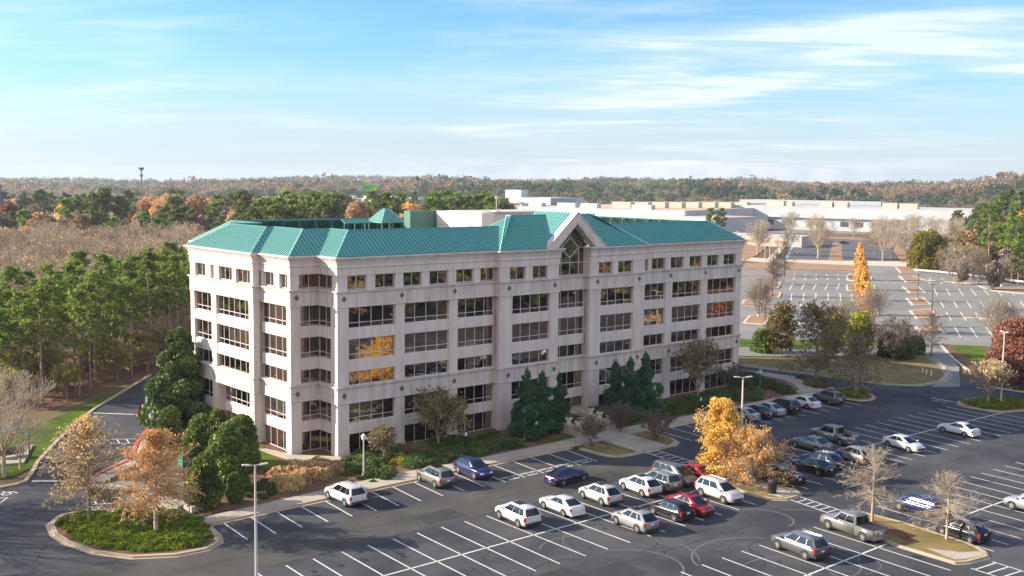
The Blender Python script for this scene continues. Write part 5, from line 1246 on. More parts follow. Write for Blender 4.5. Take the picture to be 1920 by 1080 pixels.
p = two_part('oak_tree', pinoak(4, 4.9, 4.9, 80, .38, -.25, leaf='o', lf=8000, kids=16, ls=.19, shape=lambda t: (1-.62*t**1.5)), 'orange', 'barkw')
plant(p, gp(1408,906), 1, 0, 'low spreading orange-leaved tree with a pale trunk on the leafy island')
bare1 = two_part('bare_tree', pinoak(5, 7.6, 4.6, 62, .34, -.22, kids=13, tw=.0105, r0=.17, lr=.034, shape=lambda t: (1-.74*t**1.2)), 'tan', 'barkw')
plant(bare1, gp(1635,980), 1, 0, 'leafless tree at the upper end of the lower island', group='leafless trees on the lower island')
plant(bare1, gp(1775,1013), .86, 2, 'smaller leafless tree at the lower end of the lower island', group='leafless trees on the lower island')
p = two_part('oak_tree', vase_tree(8, 8.4, 7, 'bark', leaf='o', lf=2600, cone=1.0, ls=.32, dens=(5,4,4)), 'olive', 'bark')
plant(p, gp(822,840), 1, 0, 'sparse olive-leaved tree growing from the hedge before the long front')
p = two_part('bare_tree', vase_tree(9, 12.6, 5, 'bark', leaf='o', lf=1500, cone=.5, ls=.35), 'olive', 'bark')
plant(p, gp(1308,752), .95, 0, 'tall thin nearly bare tree against the right-hand bays')
p = two_part('redbud', vase_tree(10, 4.6, 6, 'bark', leaf='o', lf=900, cone=.8, ls=.25, r0=.1), 'brown', 'bark')
plant(p, gp(720,862), 1, 0, 'small round brown tree before the first ground-floor window')
twg = two_part('crape_myrtle', vase_tree(12, 5.0, 8, 'barkd', cone=.9, tw=.016, trunk=.10, r0=.10), 'tan', 'barkd')
for (x, y, s, lb) in ((1163,812,1.0,'leafless shrubby tree on the right bed of the entrance bulb'),(1230,828,.95,'leafless little tree at the outer corner of the right entrance bed'),(1108,832,.8,'leafless little tree on the left bed of the entrance bulb'),(1372,735,1.1,'thin leafless tree by the last ground-floor bay')): plant(twg, gp(x, y), s, None, lb, group='small leafless trees by the entrance')
# evergreens either side of the entrance
cps = [two_part('evergreen_tree', (lambda r: (np.array([(0,0,-.2,0,0,9.2,.16,.04)]), lumpy(r, 17000, 3.5, 10.2, 1.0, 60, .33, .45, lambda t: (1-t)**.85*(.82+.34*math.sin(t*23))+.02, .06), r, .26))(np.random.default_rng(40+i)), 'cypress', 'barkw', up=.2) for i in range(3)]
for i, (x, y, s, lb) in enumerate(((826+160,820,1.0,'leftmost'),(1015,812,.92,'middle'),(1048,806,.85,'rightmost'))): plant(cps[i], gp(x, y), s*.98, None, 'dark conical evergreen left of the entrance, %s of three' % lb, group='evergreens left of the entrance')
for i, (x, y, s, lb) in enumerate(((1152,790,.95,'leftmost'),(1180,786,.96,'middle'),(1208,780,1.02,'rightmost'))): plant(cps[(i+1) % 3], gp(x, y), s*.98, None, 'dark conical evergreen right of the entrance, %s of three' % lb, group='evergreens right of the entrance')
# magnolia and hollies at the left corner
mg = two_part('magnolia', (lambda r: (np.array([(0,0,-.2,0,0,11,.3,.08)]), lumpy(r, 42000, 6.5, 13.8, .6, 64, .28, .7, lambda t: (1-t)**.7*(.9+.2*math.sin(t*23))+.06, .2), r, .42))(np.random.default_rng(50)), 'magnolia', 'bark')
plant(mg, gp(338,792), 1, 0, 'large dark evergreen tree hiding the rear corner of the building')
hl = [two_part('holly', (lambda r: (np.array([(0,0,-.2,0,0,4,.12,.05)]), lumpy(r, 15000, 2.1, 5.6, .2, 26, .46, .75, lambda t: math.sin(math.pi*min(1,.28+.72*t))**.55), r, .26))(np.random.default_rng(60+i)), 'holly', 'bark') for i in range(3)]
HP = [(385,950,1.02,'nearest the concrete ramp, in front of the others'),(428,915,1.30,'tall one in the middle of the clump'),(455,880,1.15,'hard against the corner pilaster lawn'),(375,868,1.05,'spiky one behind the clump'),(410,868,1.15,'rear one between the clump and the porch'),(440,940,.55,'small one at the front edge of the bed'),(320,835,.9,'low one behind the orange tree'),(300,850,.6,'smallest one beside the red kerb walk')]
for i, (x, y, s, lb) in enumerate(HP): plant(hl[i % 3], gp(x, y), s, None, 'dense rounded holly, '+lb, 'shrub', 'rounded hollies at the left corner')
# left edge trees
p = two_part('bare_tree', vase_tree(70, 13.6, 8, 'barkw', tw=.016, cone=.95, dens=(5,5,4), r0=.26), 'tan', 'barkw')
plant(p, gp(8,892), 1.0, 1, 'big pale leafless tree at the left edge beside the shelter')
plant(p, gp(38,878), .5, 3, 'smaller pale leafless tree right of the shelter')
for i, (x, y, h) in enumerate(((-54,3,1.0),(-63,-4,1.05),(-70,6,.95),(-50,12,.9),(-60,16,1.0),(-78,-10,1.1),(-46,26,.8))): plant(p, (x, y, 0), h, i*1.3, 'leafless tree just outside the left edge, throwing long shadows on the lot', group='leafless trees outside the left edge')
# ---- hedges and beds: every clump a thing of its own
def mound(seed, R, H, n, ls, lobes=7):
    r = np.random.default_rng(seed); a = r.random(n)*6.283; u_ = r.random(n)**.5
    C = [(r.uniform(-.55,.55)*R, r.uniform(-.55,.55)*R, r.uniform(.45,.62)*R) for _ in range(lobes)]; C = np.array(C); k = r.integers(0, lobes, n); d = r.normal(size=(n, 3)); d[:, 2] = np.abs(d[:, 2])*.9; d /= np.linalg.norm(d, axis=1, keepdims=True)
    p_ = C[k]*np.array([1,1,0])+d*C[k, 2:3]*(.86+.2*r.random((n, 1))); p_[:, 2] *= H/(.62*R); return p_, r
def shrub_proto(nm, seed, lm, R=1.0, H=.9, n=1700, ls=.16, **k): q, r = mound(seed, R, H, n, ls); return leaf_mesh(q, ls, LM[lm], r, nm, **k)
SH = dict(hedge=[shrub_proto('shrub', 80+i, 'hedge') for i in range(3)], pale=[shrub_proto('shrub', 84+i, 'yellow') for i in range(2)], jun=[shrub_proto('juniper', 90+i, 'juniper', 1, .55, 900, .24, up=.35) for i in range(3)], brown=[shrub_proto('dry_shrub', 95, 'brown')], grass=[shrub_proto('ornamental_grass', 97, 'tan', 1, 1.0, 1500, .26, up=.6)], dark=[shrub_proto('shrub', 98, 'magnolia')])
def inpoly(x, y, P):
    c = False; k = len(P)
    for i in range(k):
        (x0, y0), (x1, y1) = P[i], P[i-1]
        if (y0 > y) != (y1 > y) and x < (x1-x0)*(y-y0)/(y1-y0)+x0: c = not c
    return c
def bed(poly, kind, step, s, label, group, z=-.05, cat='shrub', rs=.3):
    xs_ = [q[0] for q in poly]; ys_ = [q[1] for q in poly]; y = min(ys_)+step/2; r = 0; out = []
    while y < max(ys_):
        x = min(xs_)+(step/2 if r % 2 else 0)
        while x < max(xs_):
            jx, jy = x+random.uniform(-.25,.25)*step, y+random.uniform(-.25,.25)*step
            if inpoly(jx, jy, poly): out.append(put(random.choice(SH[kind]), (jx, jy, z), s*random.uniform(1-rs, 1+rs), label, cat, group))
            x += step
        y += step*.87; r += 1
    return out
def P2(l): return [tuple(q.xy) for q in G(l)]
bed(P2([(116,982),(150,965),(230,962),(320,962),(362,975),(388,998),(392,1012),(370,1024),(320,1034),(250,1036),(180,1027),(135,1008)]), 'jun', .95, .78, 'low bright green juniper covering the round left island', 'junipers of the left island', .1, rs=.35)
bed(P2([(640,872),(668,862),(700,858),(722,878),(735,893),(718,900),(690,897),(655,882)]), 'hedge', 1.25, 1.05, 'clipped green shrub of the mound beside the lantern post', 'clipped shrubs by the building corner')
bed(P2([(660,852),(720,850),(790,835),(935,812),(930,822),(840,842),(760,858),(700,866)]), 'hedge', 1.5, 1.0, 'dark clipped hedge shrub close under the windows', 'hedge shrubs along the long front')
bed(P2([(752,868),(800,855),(870,845),(935,828),(985,828),(975,838),(900,852),(830,870),(775,882)]), 'hedge', 1.25, 1.0, 'mid green hedge shrub along the front walk', 'hedge shrubs along the front walk')
bed(P2([(735,862),(752,858),(768,868),(745,874)]), 'pale', 1.3, .85, 'yellow-green clipped shrub near the lantern post', 'yellow-green shrubs')
bed(P2([(745,845),(790,838),(800,850),(755,860)]), 'brown', 1.3, 1.15, 'twiggy brown shrub between the hedges', 'twiggy brown shrubs')
bed(P2([(515,898),(560,880),(610,876),(632,882),(625,895),(560,912),(515,922)]), 'grass', 1.15, 1.25, 'tuft of pale tan ornamental grass near the corner lawn', 'pale ornamental grasses', rs=.2)
bed(P2([(455,935),(475,905),(510,905),(515,925),(480,938)]), 'dark', 1.7, .8, 'loose dark green shrub on the corner bed', 'loose shrubs on the corner bed')
bed(P2([(500,885),(570,880),(560,890),(505,896)]), 'hedge', 1.3, .8, 'low hedge shrub behind the pale grasses', 'low hedge by the corner lawn')
bed(P2([(1220,765),(1300,748),(1375,735),(1380,748),(1320,765),(1250,782),(1225,778)]), 'hedge', 1.5, 1.1, 'shaded green hedge shrub under the right-hand bays', 'shaded hedge shrubs on the right')
bed(P2([(1385,735),(1425,738),(1420,752),(1385,752)]), 'hedge', 1.5, 1.1, 'shaded shrub at the building end', 'shaded hedge shrubs at the building end')
bed(P2([(1430,716),(1450,716),(1490,735),(1485,742),(1455,735),(1432,728)]), 'dark', 1.5, 1.05, 'dark green hedge shrub right of the building end', 'dark hedge at the building end')
bed(P2([(1385,712),(1415,714),(1418,728),(1388,726)]), 'dark', 1.6, 1.7, 'big dark red-green shrub at the far corner of the building', 'corner shrubs')
bed(P2([(1566,735),(1582,731),(1612,733),(1628,741),(1608,748),(1585,745)]), 'jun', 1.1, .85, 'low green juniper on the small island at the end of the front row', 'junipers of the end island', .1)
bed(P2([(1806,756),(1830,750),(1870,750),(1960,756),(1960,766),(1890,768),(1850,768)]), 'jun', 1.3, .95, 'low green juniper on the island at the right edge', 'junipers of the right island', .1)
bed(P2([(1490,710),(1530,710),(1560,725),(1540,732),(1510,722)]), 'brown', 1.5, .7, 'low brown shrub round the spreading oak', 'low brown shrubs under the oak')
bed(P2([(1895,722),(1960,725),(1960,742),(1900,732)]), 'dark', 1.8, 1.0, 'dark green shrub on the bank at the right edge', 'bank shrubs at the right edge')
for i, (x, y) in enumerate([(657,905),(672,897),(640,890),(650,915),(700,905),(1080,842),(1110,838)]): put(SH['hedge'][i % 3], gp(x, y), .45, 'small round plant dotted on the mulch', 'shrub', 'small plants on the mulch')
# ---- trees round the wedge and far lots
ok = two_part('oak_tree', pinoak(101, 12.4, 7.0, 75, .22, -.12, leaf='o', lf=3600, kids=9, ls=.36, tw=.024, r0=.4, shape=lambda t: math.sin(math.pi*min(1,.30+.66*t))**.6), 'olive', 'bark')
plant(ok, gp(1530,715), 1, 0, 'wide spreading olive-brown oak at the end of the front walk')
ok2 = two_part('oak_tree', pinoak(102, 9.0, 4.8, 70, .25, -.15, leaf='o', lf=1800, kids=9, ls=.34, tw=.022, shape=lambda t: 1-.6*t**1.4), 'brown', 'barkw')
plant(ok2, gp(1605,738), 1, 0, 'hazy brown tree standing in the small end island')
gn = two_part('evergreen_oak', (lambda r: (np.array([(0,0,-.2,0,0,8,.2,.06)]), lumpy(r, 3200, 3.6, 10.5, 1.5, 30, .34, .45, lambda t: math.sin(math.pi*(.2+.72*t))**.6), r, .42))(np.random.default_rng(103)), 'olive', 'bark')
gn2 = two_part('evergreen_oak', (lambda r: (np.array([(0,0,-.2,0,0,6,.2,.06)]), lumpy(r, 3600, 3.4, 7.8, .8, 28, .36, .5, lambda t: math.sin(math.pi*(.25+.7*t))**.6), r, .40))(np.random.default_rng(104)), 'yellow', 'bark')
gnd = two_part('evergreen_shrub', (lambda r: (np.array([(0,0,-.2,0,0,2.5,.15,.06)]), lumpy(r, 6500, 2.8, 4.2, .2, 22, .42, .7, lambda t: math.sin(math.pi*(.35+.6*t))**.6), r, .34))(np.random.default_rng(105)), 'holly', 'bark')
vb = two_part('bare_tree', vase_tree(106, 11, 9, 'bark', tw=.016, cone=.62, trunk=.16), 'tan', 'bark'); vw = two_part('sycamore', vase_tree(107, 14, 7, 'barkw', tw=.022, cone=.7, trunk=.18, r0=.3), 'tan', 'barkw'); vs_ = two_part('bare_tree', pinoak(108, 12, 4.6, 80, .2, .1, kids=11, tw=.015, shape=lambda t: math.sin(math.pi*min(1,.3+.68*t))**.7), 'tan', 'barkd')
for pr_, x, y, s, lb in ((gn,1465,668,1.05,'tan and olive tree left of the wide oak'),(gn,1560,672,.95,'olive tree behind the wide oak'),(vb,1580,662,1.15,'leafless fan-shaped tree behind the oaks'),(gn2,1610,668,1.15,'yellow-green tree above the blue tarps'),(gnd,1430,660,1.05,'round dark evergreen near the building end'),(gnd,1668,668,1.1,'round dark shrub beside the white-stemmed tree'),(gnd,1695,672,.9,'dark shrub right of the white-stemmed tree'),(gnd,1716,664,.85,'small dark pine-like shrub on the wedge'),(vb,1633,622,1.1,'brown leafless tree at the end of the cypress row'),(vb,1868,655,1.15,'leafless fan-shaped tree by the rust-coloured tree'),(vs_,1746,668,.75,'thin leafless tree on the wedge tip'),(twg,1674,678,2.0,'white-stemmed small tree on the brown bank'),(vs_,1444,683-25,.6,'sapling on the grass behind the building')):
    plant(pr_, gp(x, y), s, None, lb, group='trees on the wedge')
plant(two_part('oak_tree', vase_tree(110, 8, 8, 'barkw', leaf='o', lf=1500, cone=1.1, tw=.03), 'tan', 'barkw'), gp(1852,758), .95, 0, 'pale spreading nearly bare tree beside the right-hand light pole')
mp2 = two_part('maple', (lambda r: (np.array([(0,0,-.2,0,0,8,.3,.06)]), lumpy(r, 26000, 6.5, 11, 1.0, 50, .32, .6, lambda t: math.sin(math.pi*(.25+.68*t))**.6), r, .42))(np.random.default_rng(111)), 'rust', 'bark')
plant(mp2, gp(1915,722), 1.05, 0, 'large rust-coloured tree at the right edge')
cy = two_part('bald_cypress', pinoak(112, 14.0, 2.5, 60, .10, .0, leaf='o', lf=2400, kids=9, ls=.5, tw=.03, shape=lambda t: math.sin(math.pi*min(1,.32+.66*t))**.6*(1-.3*t)), 'orange', 'bark')
for i, (x, y, s) in enumerate(((1618,590,.95),(1616,563,.95),(1613,543,1.0),(1610,525,1.0),(1624,610,.8))): plant(cy, gp(x, y), s, None, 'orange feathery tree in the row along the far drive, %s from the near end' % ('second','third','fourth','last','first')[i], group='orange cypress row')
for i, (x, y, pr_, s) in enumerate(((1448,556,vs_,.95),(1427,583,vb,.9),(1417,586,vb,.75),(1434,600,vs_,.75),(1470,518,vs_,1.1),(1455,533,vs_,.9))): plant(pr_, gp(x, y), s, None, ('leafless tree on the second kerbed island of the far lot','leafless tree left of the brown light pole','slimmer leafless tree nearest the building end','leafless tree in the square island below the T-shaped pole','leafless tree on the far median of the lot','leafless tree on the upper kerbed island')[i], group='leafless trees of the far lot')
for i, (x, y, s) in enumerate(((1534,484,1.55),(1655,489,1.55),(1671,485,1.45),(1704,494,1.5),(1790,478,1.45),(1745,455,1.2),(1481,448,1.3),(1600,446,1.0),(1560,430,1.1),(1710,446,1.2),(1640,446,.9),(1420,478,1.3))): plant(vw, gp(x, y), s, None, 'tall pale leafless tree by the upper lots', group='pale leafless trees by the upper lots')
yt = two_part('willow_oak', (lambda r: (np.array([(0,0,-.2,0,0,10,.4,.1)]), lumpy(r, 14000, 9.5, 15.5, .5, 60, .28, .6, lambda t: math.sin(math.pi*(.25+.66*t))**.55), r, .85))(np.random.default_rng(113)), 'yellow', 'bark')
plant(yt, gp(1738,506), .98, 0, 'broad yellow-green and orange tree behind the guard rail')
# ================================================ WOODS AND DISTANCE
rng0 = np.random.default_rng(7); random.seed(77)
PN = [two_part('pine_tree', pine(200+i, 21.5, 3.9, (.42,.5,.56,.38)[i], 34, 26, cs=.85, ls=.50), 'pine', 'barkp', flat=.3) for i in range(4)]
BT = [two_part('bare_tree', vase_tree(210+i, 18.5, 6, 'barkw', tw=.030, cone=.55, dens=(4,4,4), trunk=.22, r0=.2, leaf='o', lf=(300,900,200,600)[i]+1, ls=.30), 'tan', ('barkw','bark','barkw','bark')[i], 3) for i in range(4)]
UN = [two_part('understorey_tree', vase_tree(220+i, 8, 6, 'bark', tw=.035, cone=.8, leaf='o', lf=1300, ls=.45), ('yellow','olive')[i], 'bark', 3) for i in range(2)]
def pxl(px, D, z=0): q = dist_at(px, 540, D, z); return q
def zl(q): return Vector((q.x, q.y, hill(q.x, q.y)-.2))
D0 = lambda px: np.interp(px, [-120,0,60,150,270,360,460], [190,182,178,186,203,228,250])
taken = []
def free(q, r):
    for t in taken:
        if (t.x-q.x)**2+(t.y-q.y)**2 < r*r: return False
    taken.append(q); return True
cnt = 0
for i in range(900):
    px = random.uniform(-110, 400); D = D0(px)+2+55*random.random()**1.2; q = pxl(px, D)
    if not free(q, 5.2): continue
    s = random.uniform(.70, .93)*(1.0 if px > 110 else .90); plant(PN[cnt % 4], q, s, None, 'tall green pine with bare lower trunk in the wood beyond the back drive', 'pine tree', 'pines beyond the back drive'); cnt += 1
    if cnt >= 64: break
n = 0
for i in range(400):
    px = random.uniform(-90, 380); D = D0(px)+random.uniform(0, 26); q = pxl(px, D)
    if not free(q, 2.6): continue
    plant(UN[n % 2], q, random.uniform(.45, 1.0), None, 'low yellow-green undergrowth tree under the roadside pines', group='undergrowth trees by the back drive'); n += 1
    if n >= 26: break
n = 0
for i in range(300):
    px = random.uniform(-100, 400); D = D0(px)+random.uniform(4, 48); q = pxl(px, D)
    if not free(q, 3.4): continue
    plant(BT[random.randrange(4)], q, random.uniform(.38, .62), None, 'slender leafless tree between the roadside pines', 'tree', 'leafless trees among the roadside pines'); n += 1
    if n >= 26: break
n = 0
for i in range(3000):
    px = random.uniform(-130, 560); D = random.uniform(D0(px)+50, 430); q = pxl(px, D)
    if not free(q, 5.2): continue
    plant(BT[random.randrange(4)], q, random.uniform(.75, 1.12), None, 'leafless grey-brown tree in the winter wood behind the pines', 'tree', 'leafless trees of the winter wood'); n += 1
    if n >= 165: break
n = 0
# mid distance: single-mesh trees
FP = [one_mesh(pine(230+i, 25, 5.2, .30, 30, 22, cs=1.5, ls=1.15, tw=.08, r0=.4), 'pine2' if i else 'pine', 'barkp', name='pine_tree', flat=.3) for i in range(3)]
def dec(seed, lm, H=19, R=6.2, n=3000, ls=1.0): return one_mesh((lambda r: (np.array([(0,0,-.4,0,0,H*.7,.35,.08)]+[(0,0,H*.3,math.cos(a)*R*.6,math.sin(a)*R*.6,H*.7,.15,.05) for a in (0,1.3,2.6,3.9,5.1)]), lumpy(r, n, R, H, H*.18, 30, .34, .55, lambda t: math.sin(math.pi*(.2+.68*t))**.6), r, ls))(np.random.default_rng(seed)), lm, 'bark', name='broadleaf_tree')
FD = [dec(240, 'tan'), dec(241, 'orange'), dec(242, 'brown'), dec(243, 'rust'), dec(244, 'olive'), dec(245, 'fred'), dec(246, 'grey')]
FB = [one_mesh((lambda a: (a[0], a[1], a[2], .4))(vase_tree(250+i, 17, 6, 'bark', tw=.045, cone=.7, dens=(4,4,3), leaf='o', lf=1200)), 'grey' if i else 'brown', 'bark', name='bare_tree') for i in range(2)]
LB = dict(zip([m.name for m in FP], ['tall mid-distance pine with a layered dark crown']*3)); 
def lab(me):
    c = me.materials[1].name.replace('leaf_', ''); bare = me.name.startswith('bare')
    if bare: return 'leafless %s distant tree in the mixed wood' % ('grey' if 'grey' in c else 'brown-twigged')
    return {'pine':'bright green distant pine standing above the mixed wood','pine_dark':'dark green distant pine standing above the mixed wood','tan':'pale tan distant broadleaf tree in the mixed wood','orange':'orange distant tree in autumn leaf in the mixed wood','brown':'brown distant tree with its last leaves in the mixed wood','rust':'rust-coloured distant tree in the mixed wood','olive':'olive green distant tree in the mixed wood','far_red':'reddish distant tree in the mixed wood','twig_grey':'grey distant tree with bare twigs in the mixed wood','grey':'grey distant tree with bare twigs in the mixed wood'}.get(c, 'distant tree in the mixed wood')
kc = dict(p=0, d=0, b=0)
BLK = []                                     # footprints of far buildings: (px0, px1, D0, D1)
def far_tree(px, D, kind, s, me=None):
    for a, b, c, d in BLK:
        if a < px < b and c < D < d: return
    lst = dict(p=FP, d=FD, b=FB)[kind]; me = me or random.choice(lst)
    if kc[kind] >= dict(p=225, d=285, b=85)[kind]: return
    q = pxl(px, D)
    if not free(q, 4.5 if D < 500 else 6.5): return
    kc[kind] += 1; put(me, zl(q), s, lab(me), 'pine tree' if kind == 'p' else 'tree', {'p':'distant pines','d':'distant broadleaf trees','b':'distant leafless trees'}[kind])
# ------------- far buildings
def slab(name, pxa, pxb, Da, Db, h, depth, m, label, cat='building', roofm=None, parts=None, z0=None):
    a, b = pxl(pxa, Da), pxl(pxb, Db); e = (b-a); L_ = e.length; e.normalize(); n = Vector((-e.y, e.x, 0)); z = z0 if z0 is not None else min(hill(a.x, a.y), hill(b.x, b.y))
    t = tag(empty(name, (a.x, a.y, z)), label, cat); t.rotation_euler = (0, 0, math.atan2(e.y, e.x))
    mb = MB(); mb.box(0, L_, 0, depth, -3, h); mb.build('wall', m, t)
    mb = MB(); mb.box(.4, L_-.4, .4, depth-.4, h-.8, h+.05); mb.mi = 0; mb.build('roof', roofm or M['flatroof'], t)
    mb = MB(); mb.box(-.1, L_+.1, -.1, .3, h, h+.5); mb.box(-.1, .3, .3, depth, h, h+.5); mb.box(L_-.3, L_+.1, .3, depth, h, h+.5); mb.build('parapet', m, t)
    return t, L_, h
def units(t, lst, m):
    for x, y, w_, d, z, h in lst: mb = MB(); mb.box(x, x+w_, y, y+d, z, z+h); mb.box(x-.05, x+w_+.05, y-.05, y+d+.05, z+h, z+h+.15); mb.build('roof_unit', m, t)
def wins(t, lst, m, nm='window'):
    for x, z, w_, h in lst: mb = MB(); mb.box(x, x+w_, -.12, .1, z, z+h); mb.build(nm, m, t)
WH = mat('white_wall', (.43,.45,.48), .8, var=.03, scale=.1); CR = mat('cream_metal', (.42,.40,.33), .7); DK = mat('dark_opening', (.05,.055,.07), .5); BK = mat('far_brick', (.42,.24,.16), .9, var=.1, scale=.2); TANR = mat('tan_roof', (.48,.33,.22), .9, var=.12, scale=.05); BLW = mat('blue_grey_wall', (.20,.30,.40), .8); PUR = mat('dim_wall', (.16,.13,.17), .8); GRM = mat('shade_stone', (.46,.43,.40), .9)  # GRM is a plain pale grey stone
BLK += [(1365,1830,800,960),(960,1345,740,1010),(0,120,600,680),(1375,1650,1122,1250),(930,1080,1090,1200)]
t, L_, h = slab('warehouse', 1372, 1822, 880, 835, 17.0, 95, WH, 'long white flat-roofed warehouse behind the far lots on the right')
base = 5.6
mb = MB(); mb.box(-.5, L_*.98, -5, -.2, -3, 2.3); mb.build('dock', GRM, t)
wins(t, [(L_*f, 2.8, w_*1.25, 3.9) for f, w_ in ((.15,4.5),(.22,4.5),(.33,4),(.37,4),(.47,5),(.53,5),(.60,4.5),(.67,5))], DK)
mb = MB(); mb.box(L_*.70, L_*.745, -.3, .2, 2.3, 9.2); mb.build('doorway', DK, t)
mb = MB(); mb.box(L_*.10, L_*.70, -2.2, 0, 8.9, 9.5); mb.build('canopy', WH, t)
units(t, [(L_*.12, 14, 14, 7, h, 4.0),(L_*.19, 15, 8, 7, h, 3.4),(L_*.36, 14, 9, 7, h, 3.9),(L_*.42, 14, 10, 7, h, 3.9),(L_*.62, 14, 11, 7, h, 4.2),(L_*.69, 14, 13, 7, h, 4.0)], CR)
t, L_, h = slab('long_white_hall', 968, 1280, 830, 760, 15.0, 190, WH, 'long white-walled hall with a tan roof behind the gable', roofm=TANR)
units(t, [(L_*.43+i*8, 40+i*13, 16, 7, h, 4.5) for i in range(8)], CR); units(t, [(L_*.22, 8, 16, 6, h, 3.5),(L_*.36, 10, 14, 6, h, 3.5),(L_*.68, 6, 16, 6, h, 3.5),(L_*.05, 5, 12, 6, h, 3)], WH)
t, L_, h = slab('annex', 1255, 1345, 742, 720, 11.8, 60, WH, 'low white annex with brick-coloured doors right of the long hall', roofm=TANR)
wins(t, [(6, 2, 5, 6),(13, 2, 5, 6),(20, 2, 5, 6)], BK, 'door'); mb = MB(); mb.box(L_*.72, L_, -.3, .2, -1, 11.0); mb.build('painted_wall_shade', BLW, t)  # blue-grey slab paints the shade on this end of the front
t, L_, h = slab('low_wall_building', 1300, 1500, 640, 620, 5.5, 30, GRM, 'low pale grey building in front of the warehouse'); wins(t, [(L_*.18+i*9, 1.8, 6, 1.6) for i in range(5)], BK)
t, L_, h = slab('office_block', 952, 1030, 1090, 1060, 17.5, 60, WH, 'bright white block with dark window bands beyond the long hall'); wins(t, [(3+i*13.5, 9.8, 11, 2.4) for i in range(3)], DK); units(t, [(-12, 10, 20, 12, 17, 8)], WH)
t, L_, h = slab('office_block', 1030, 1077, 1060, 1075, 17.2, 50, BLW, 'blue-grey shaded wing of the bright white block'); wins(t, [(4+i*12, 10, 8, 3) for i in range(2)], DK)  # shade of the white wing is put into its wall colour
t, L_, h = slab('distant_warehouse', 1382, 1645, 1165, 1130, 17.6, 60, BK, 'very long low brick building with a white roof edge far behind the warehouse', roofm=WH); mb = MB(); mb.box(0, L_, -.6, 0, 14.4, 18.1); mb.build('fascia', WH, t)
t, L_, h = slab('brick_shop', 22, 116, 640, 640, 6.5, 40, BK, 'low brick and white building behind the tall trees on the left', roofm=WH); mb = MB(); mb.box(0, L_, -.5, 0, 4.6, 6.9); mb.build('fascia', WH, t)
t, L_, h = slab('white_shop', 85, 125, 700, 700, 11, 30, WH, 'small white building behind the brick one on the left')
t, L_, h = slab('white_shop', 238, 300, 700, 690, 7.5, 30, WH, 'low white roof between the tall pines on the left'); units(t, [(4, 5, 8, 5, 7.5, 2)], WH)
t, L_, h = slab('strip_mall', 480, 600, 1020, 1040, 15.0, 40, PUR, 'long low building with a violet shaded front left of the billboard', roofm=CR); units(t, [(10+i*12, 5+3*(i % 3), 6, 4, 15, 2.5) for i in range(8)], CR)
t, L_, h = slab('strip_mall', 600, 700, 1000, 1040, 15.5, 60, CR, 'long tan building under the billboard', roofm=CR); units(t, [(6+i*9, 6+4*(i % 3), 5, 4, 15.5, 3) for i in range(7)], WH)
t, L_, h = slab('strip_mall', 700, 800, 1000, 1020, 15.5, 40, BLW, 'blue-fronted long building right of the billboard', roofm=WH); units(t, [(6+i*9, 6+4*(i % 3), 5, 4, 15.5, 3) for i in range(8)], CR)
t, L_, h = slab('white_shop', 620, 668, 560, 560, 12, 18, WH, 'white building glimpsed through the tan trees left of the canopy')
t, L_, h = slab('white_shop', 860, 915, 620, 620, 15, 20, WH, 'white building glimpsed through the trees above the penthouse')
t, L_, h = slab('office_tower', -60, 10, 700, 700, 29, 30, PUR, 'brown and violet building cut by the left edge', roofm=BLW); wins(t, [(4+i*5, 22, 3, 3) for i in range(4)], DK)
# billboard, water tower, cell mast
q = pxl(690, 960); t = tag(empty('billboard', (q.x, q.y, 0)), 'bright green and white roadside billboard above the far roofs', 'billboard'); t.rotation_euler = (0, 0, YAW-math.pi/2+.15)
mb = MB(); mb.box(-8.2, 8.2, -.4, .4, 24, 29.5); mb.build('board', mat('billboard_green', (.12,.60,.05), .6), t)
mb = MB(); mb.box(-8.2, -5.2, -.46, -.4, 24, 29.5); mb.build('panel', WH, t); mb = MB(); mb.box(-4.4, 3.2, -.47, -.41, 26.9, 27.9); mb.box(-3.4, 2.4, -.47, -.41, 25.2, 26.1); mb.build('lettering', mat('billboard_blue', (.02,.28,.30), .6), t); mb = MB(); mb.lathe([(1.3,0),(1.3,.2)], (0,0,0), 12); o = mb.build('emblem', mat('billboard_yellow', (.7,.45,.1), .6), t); o.rotation_euler = (rad(90),0,0); o.location = (5.8,-.42,26.8)
mb = MB(); mb.tube((0,0,-2),(0,0,24), .7, n=8); mb.build('post', M['dpole'], t)
q = pxl(607, 3000); t = tag(empty('water_tower', (q.x, q.y, hill(q.x,q.y))), 'white water tower on the skyline', 'water tower'); mb = MB(); mb.lathe([(1.2,-2),(1.2,14),(2,16),(7,19),(9,23),(7,27),(2,30),(.3,31)], n=16); mb.build('tank', M['lampglass'], t); mb = MB(); mb.tube((6,0,22),(9,0,40), 1.2, .6, 6); mb.build('mast', M['lampglass'], t)
q = pxl(270, 1500); zb_ = hill(q.x,q.y); t = tag(empty('cell_tower', (q.x, q.y, zb_)), 'tall thin mast with a flared antenna head on the skyline', 'mast'); mb = MB(); mb.tube((0,0,-2),(0,0,44-zb_+0), 1.1, .8, 8); mb.build('pole', M['dpole'], t); mb = MB(); H_ = 44-zb_; mb.lathe([(1,H_-11),(2.4,H_-8),(1,H_-7)], n=8); mb.lathe([(1,H_-2.5),(4,H_),(4,H_+1.6),(1,H_+1.7)], n=8); mb.build('antenna', M['dpole'], t)
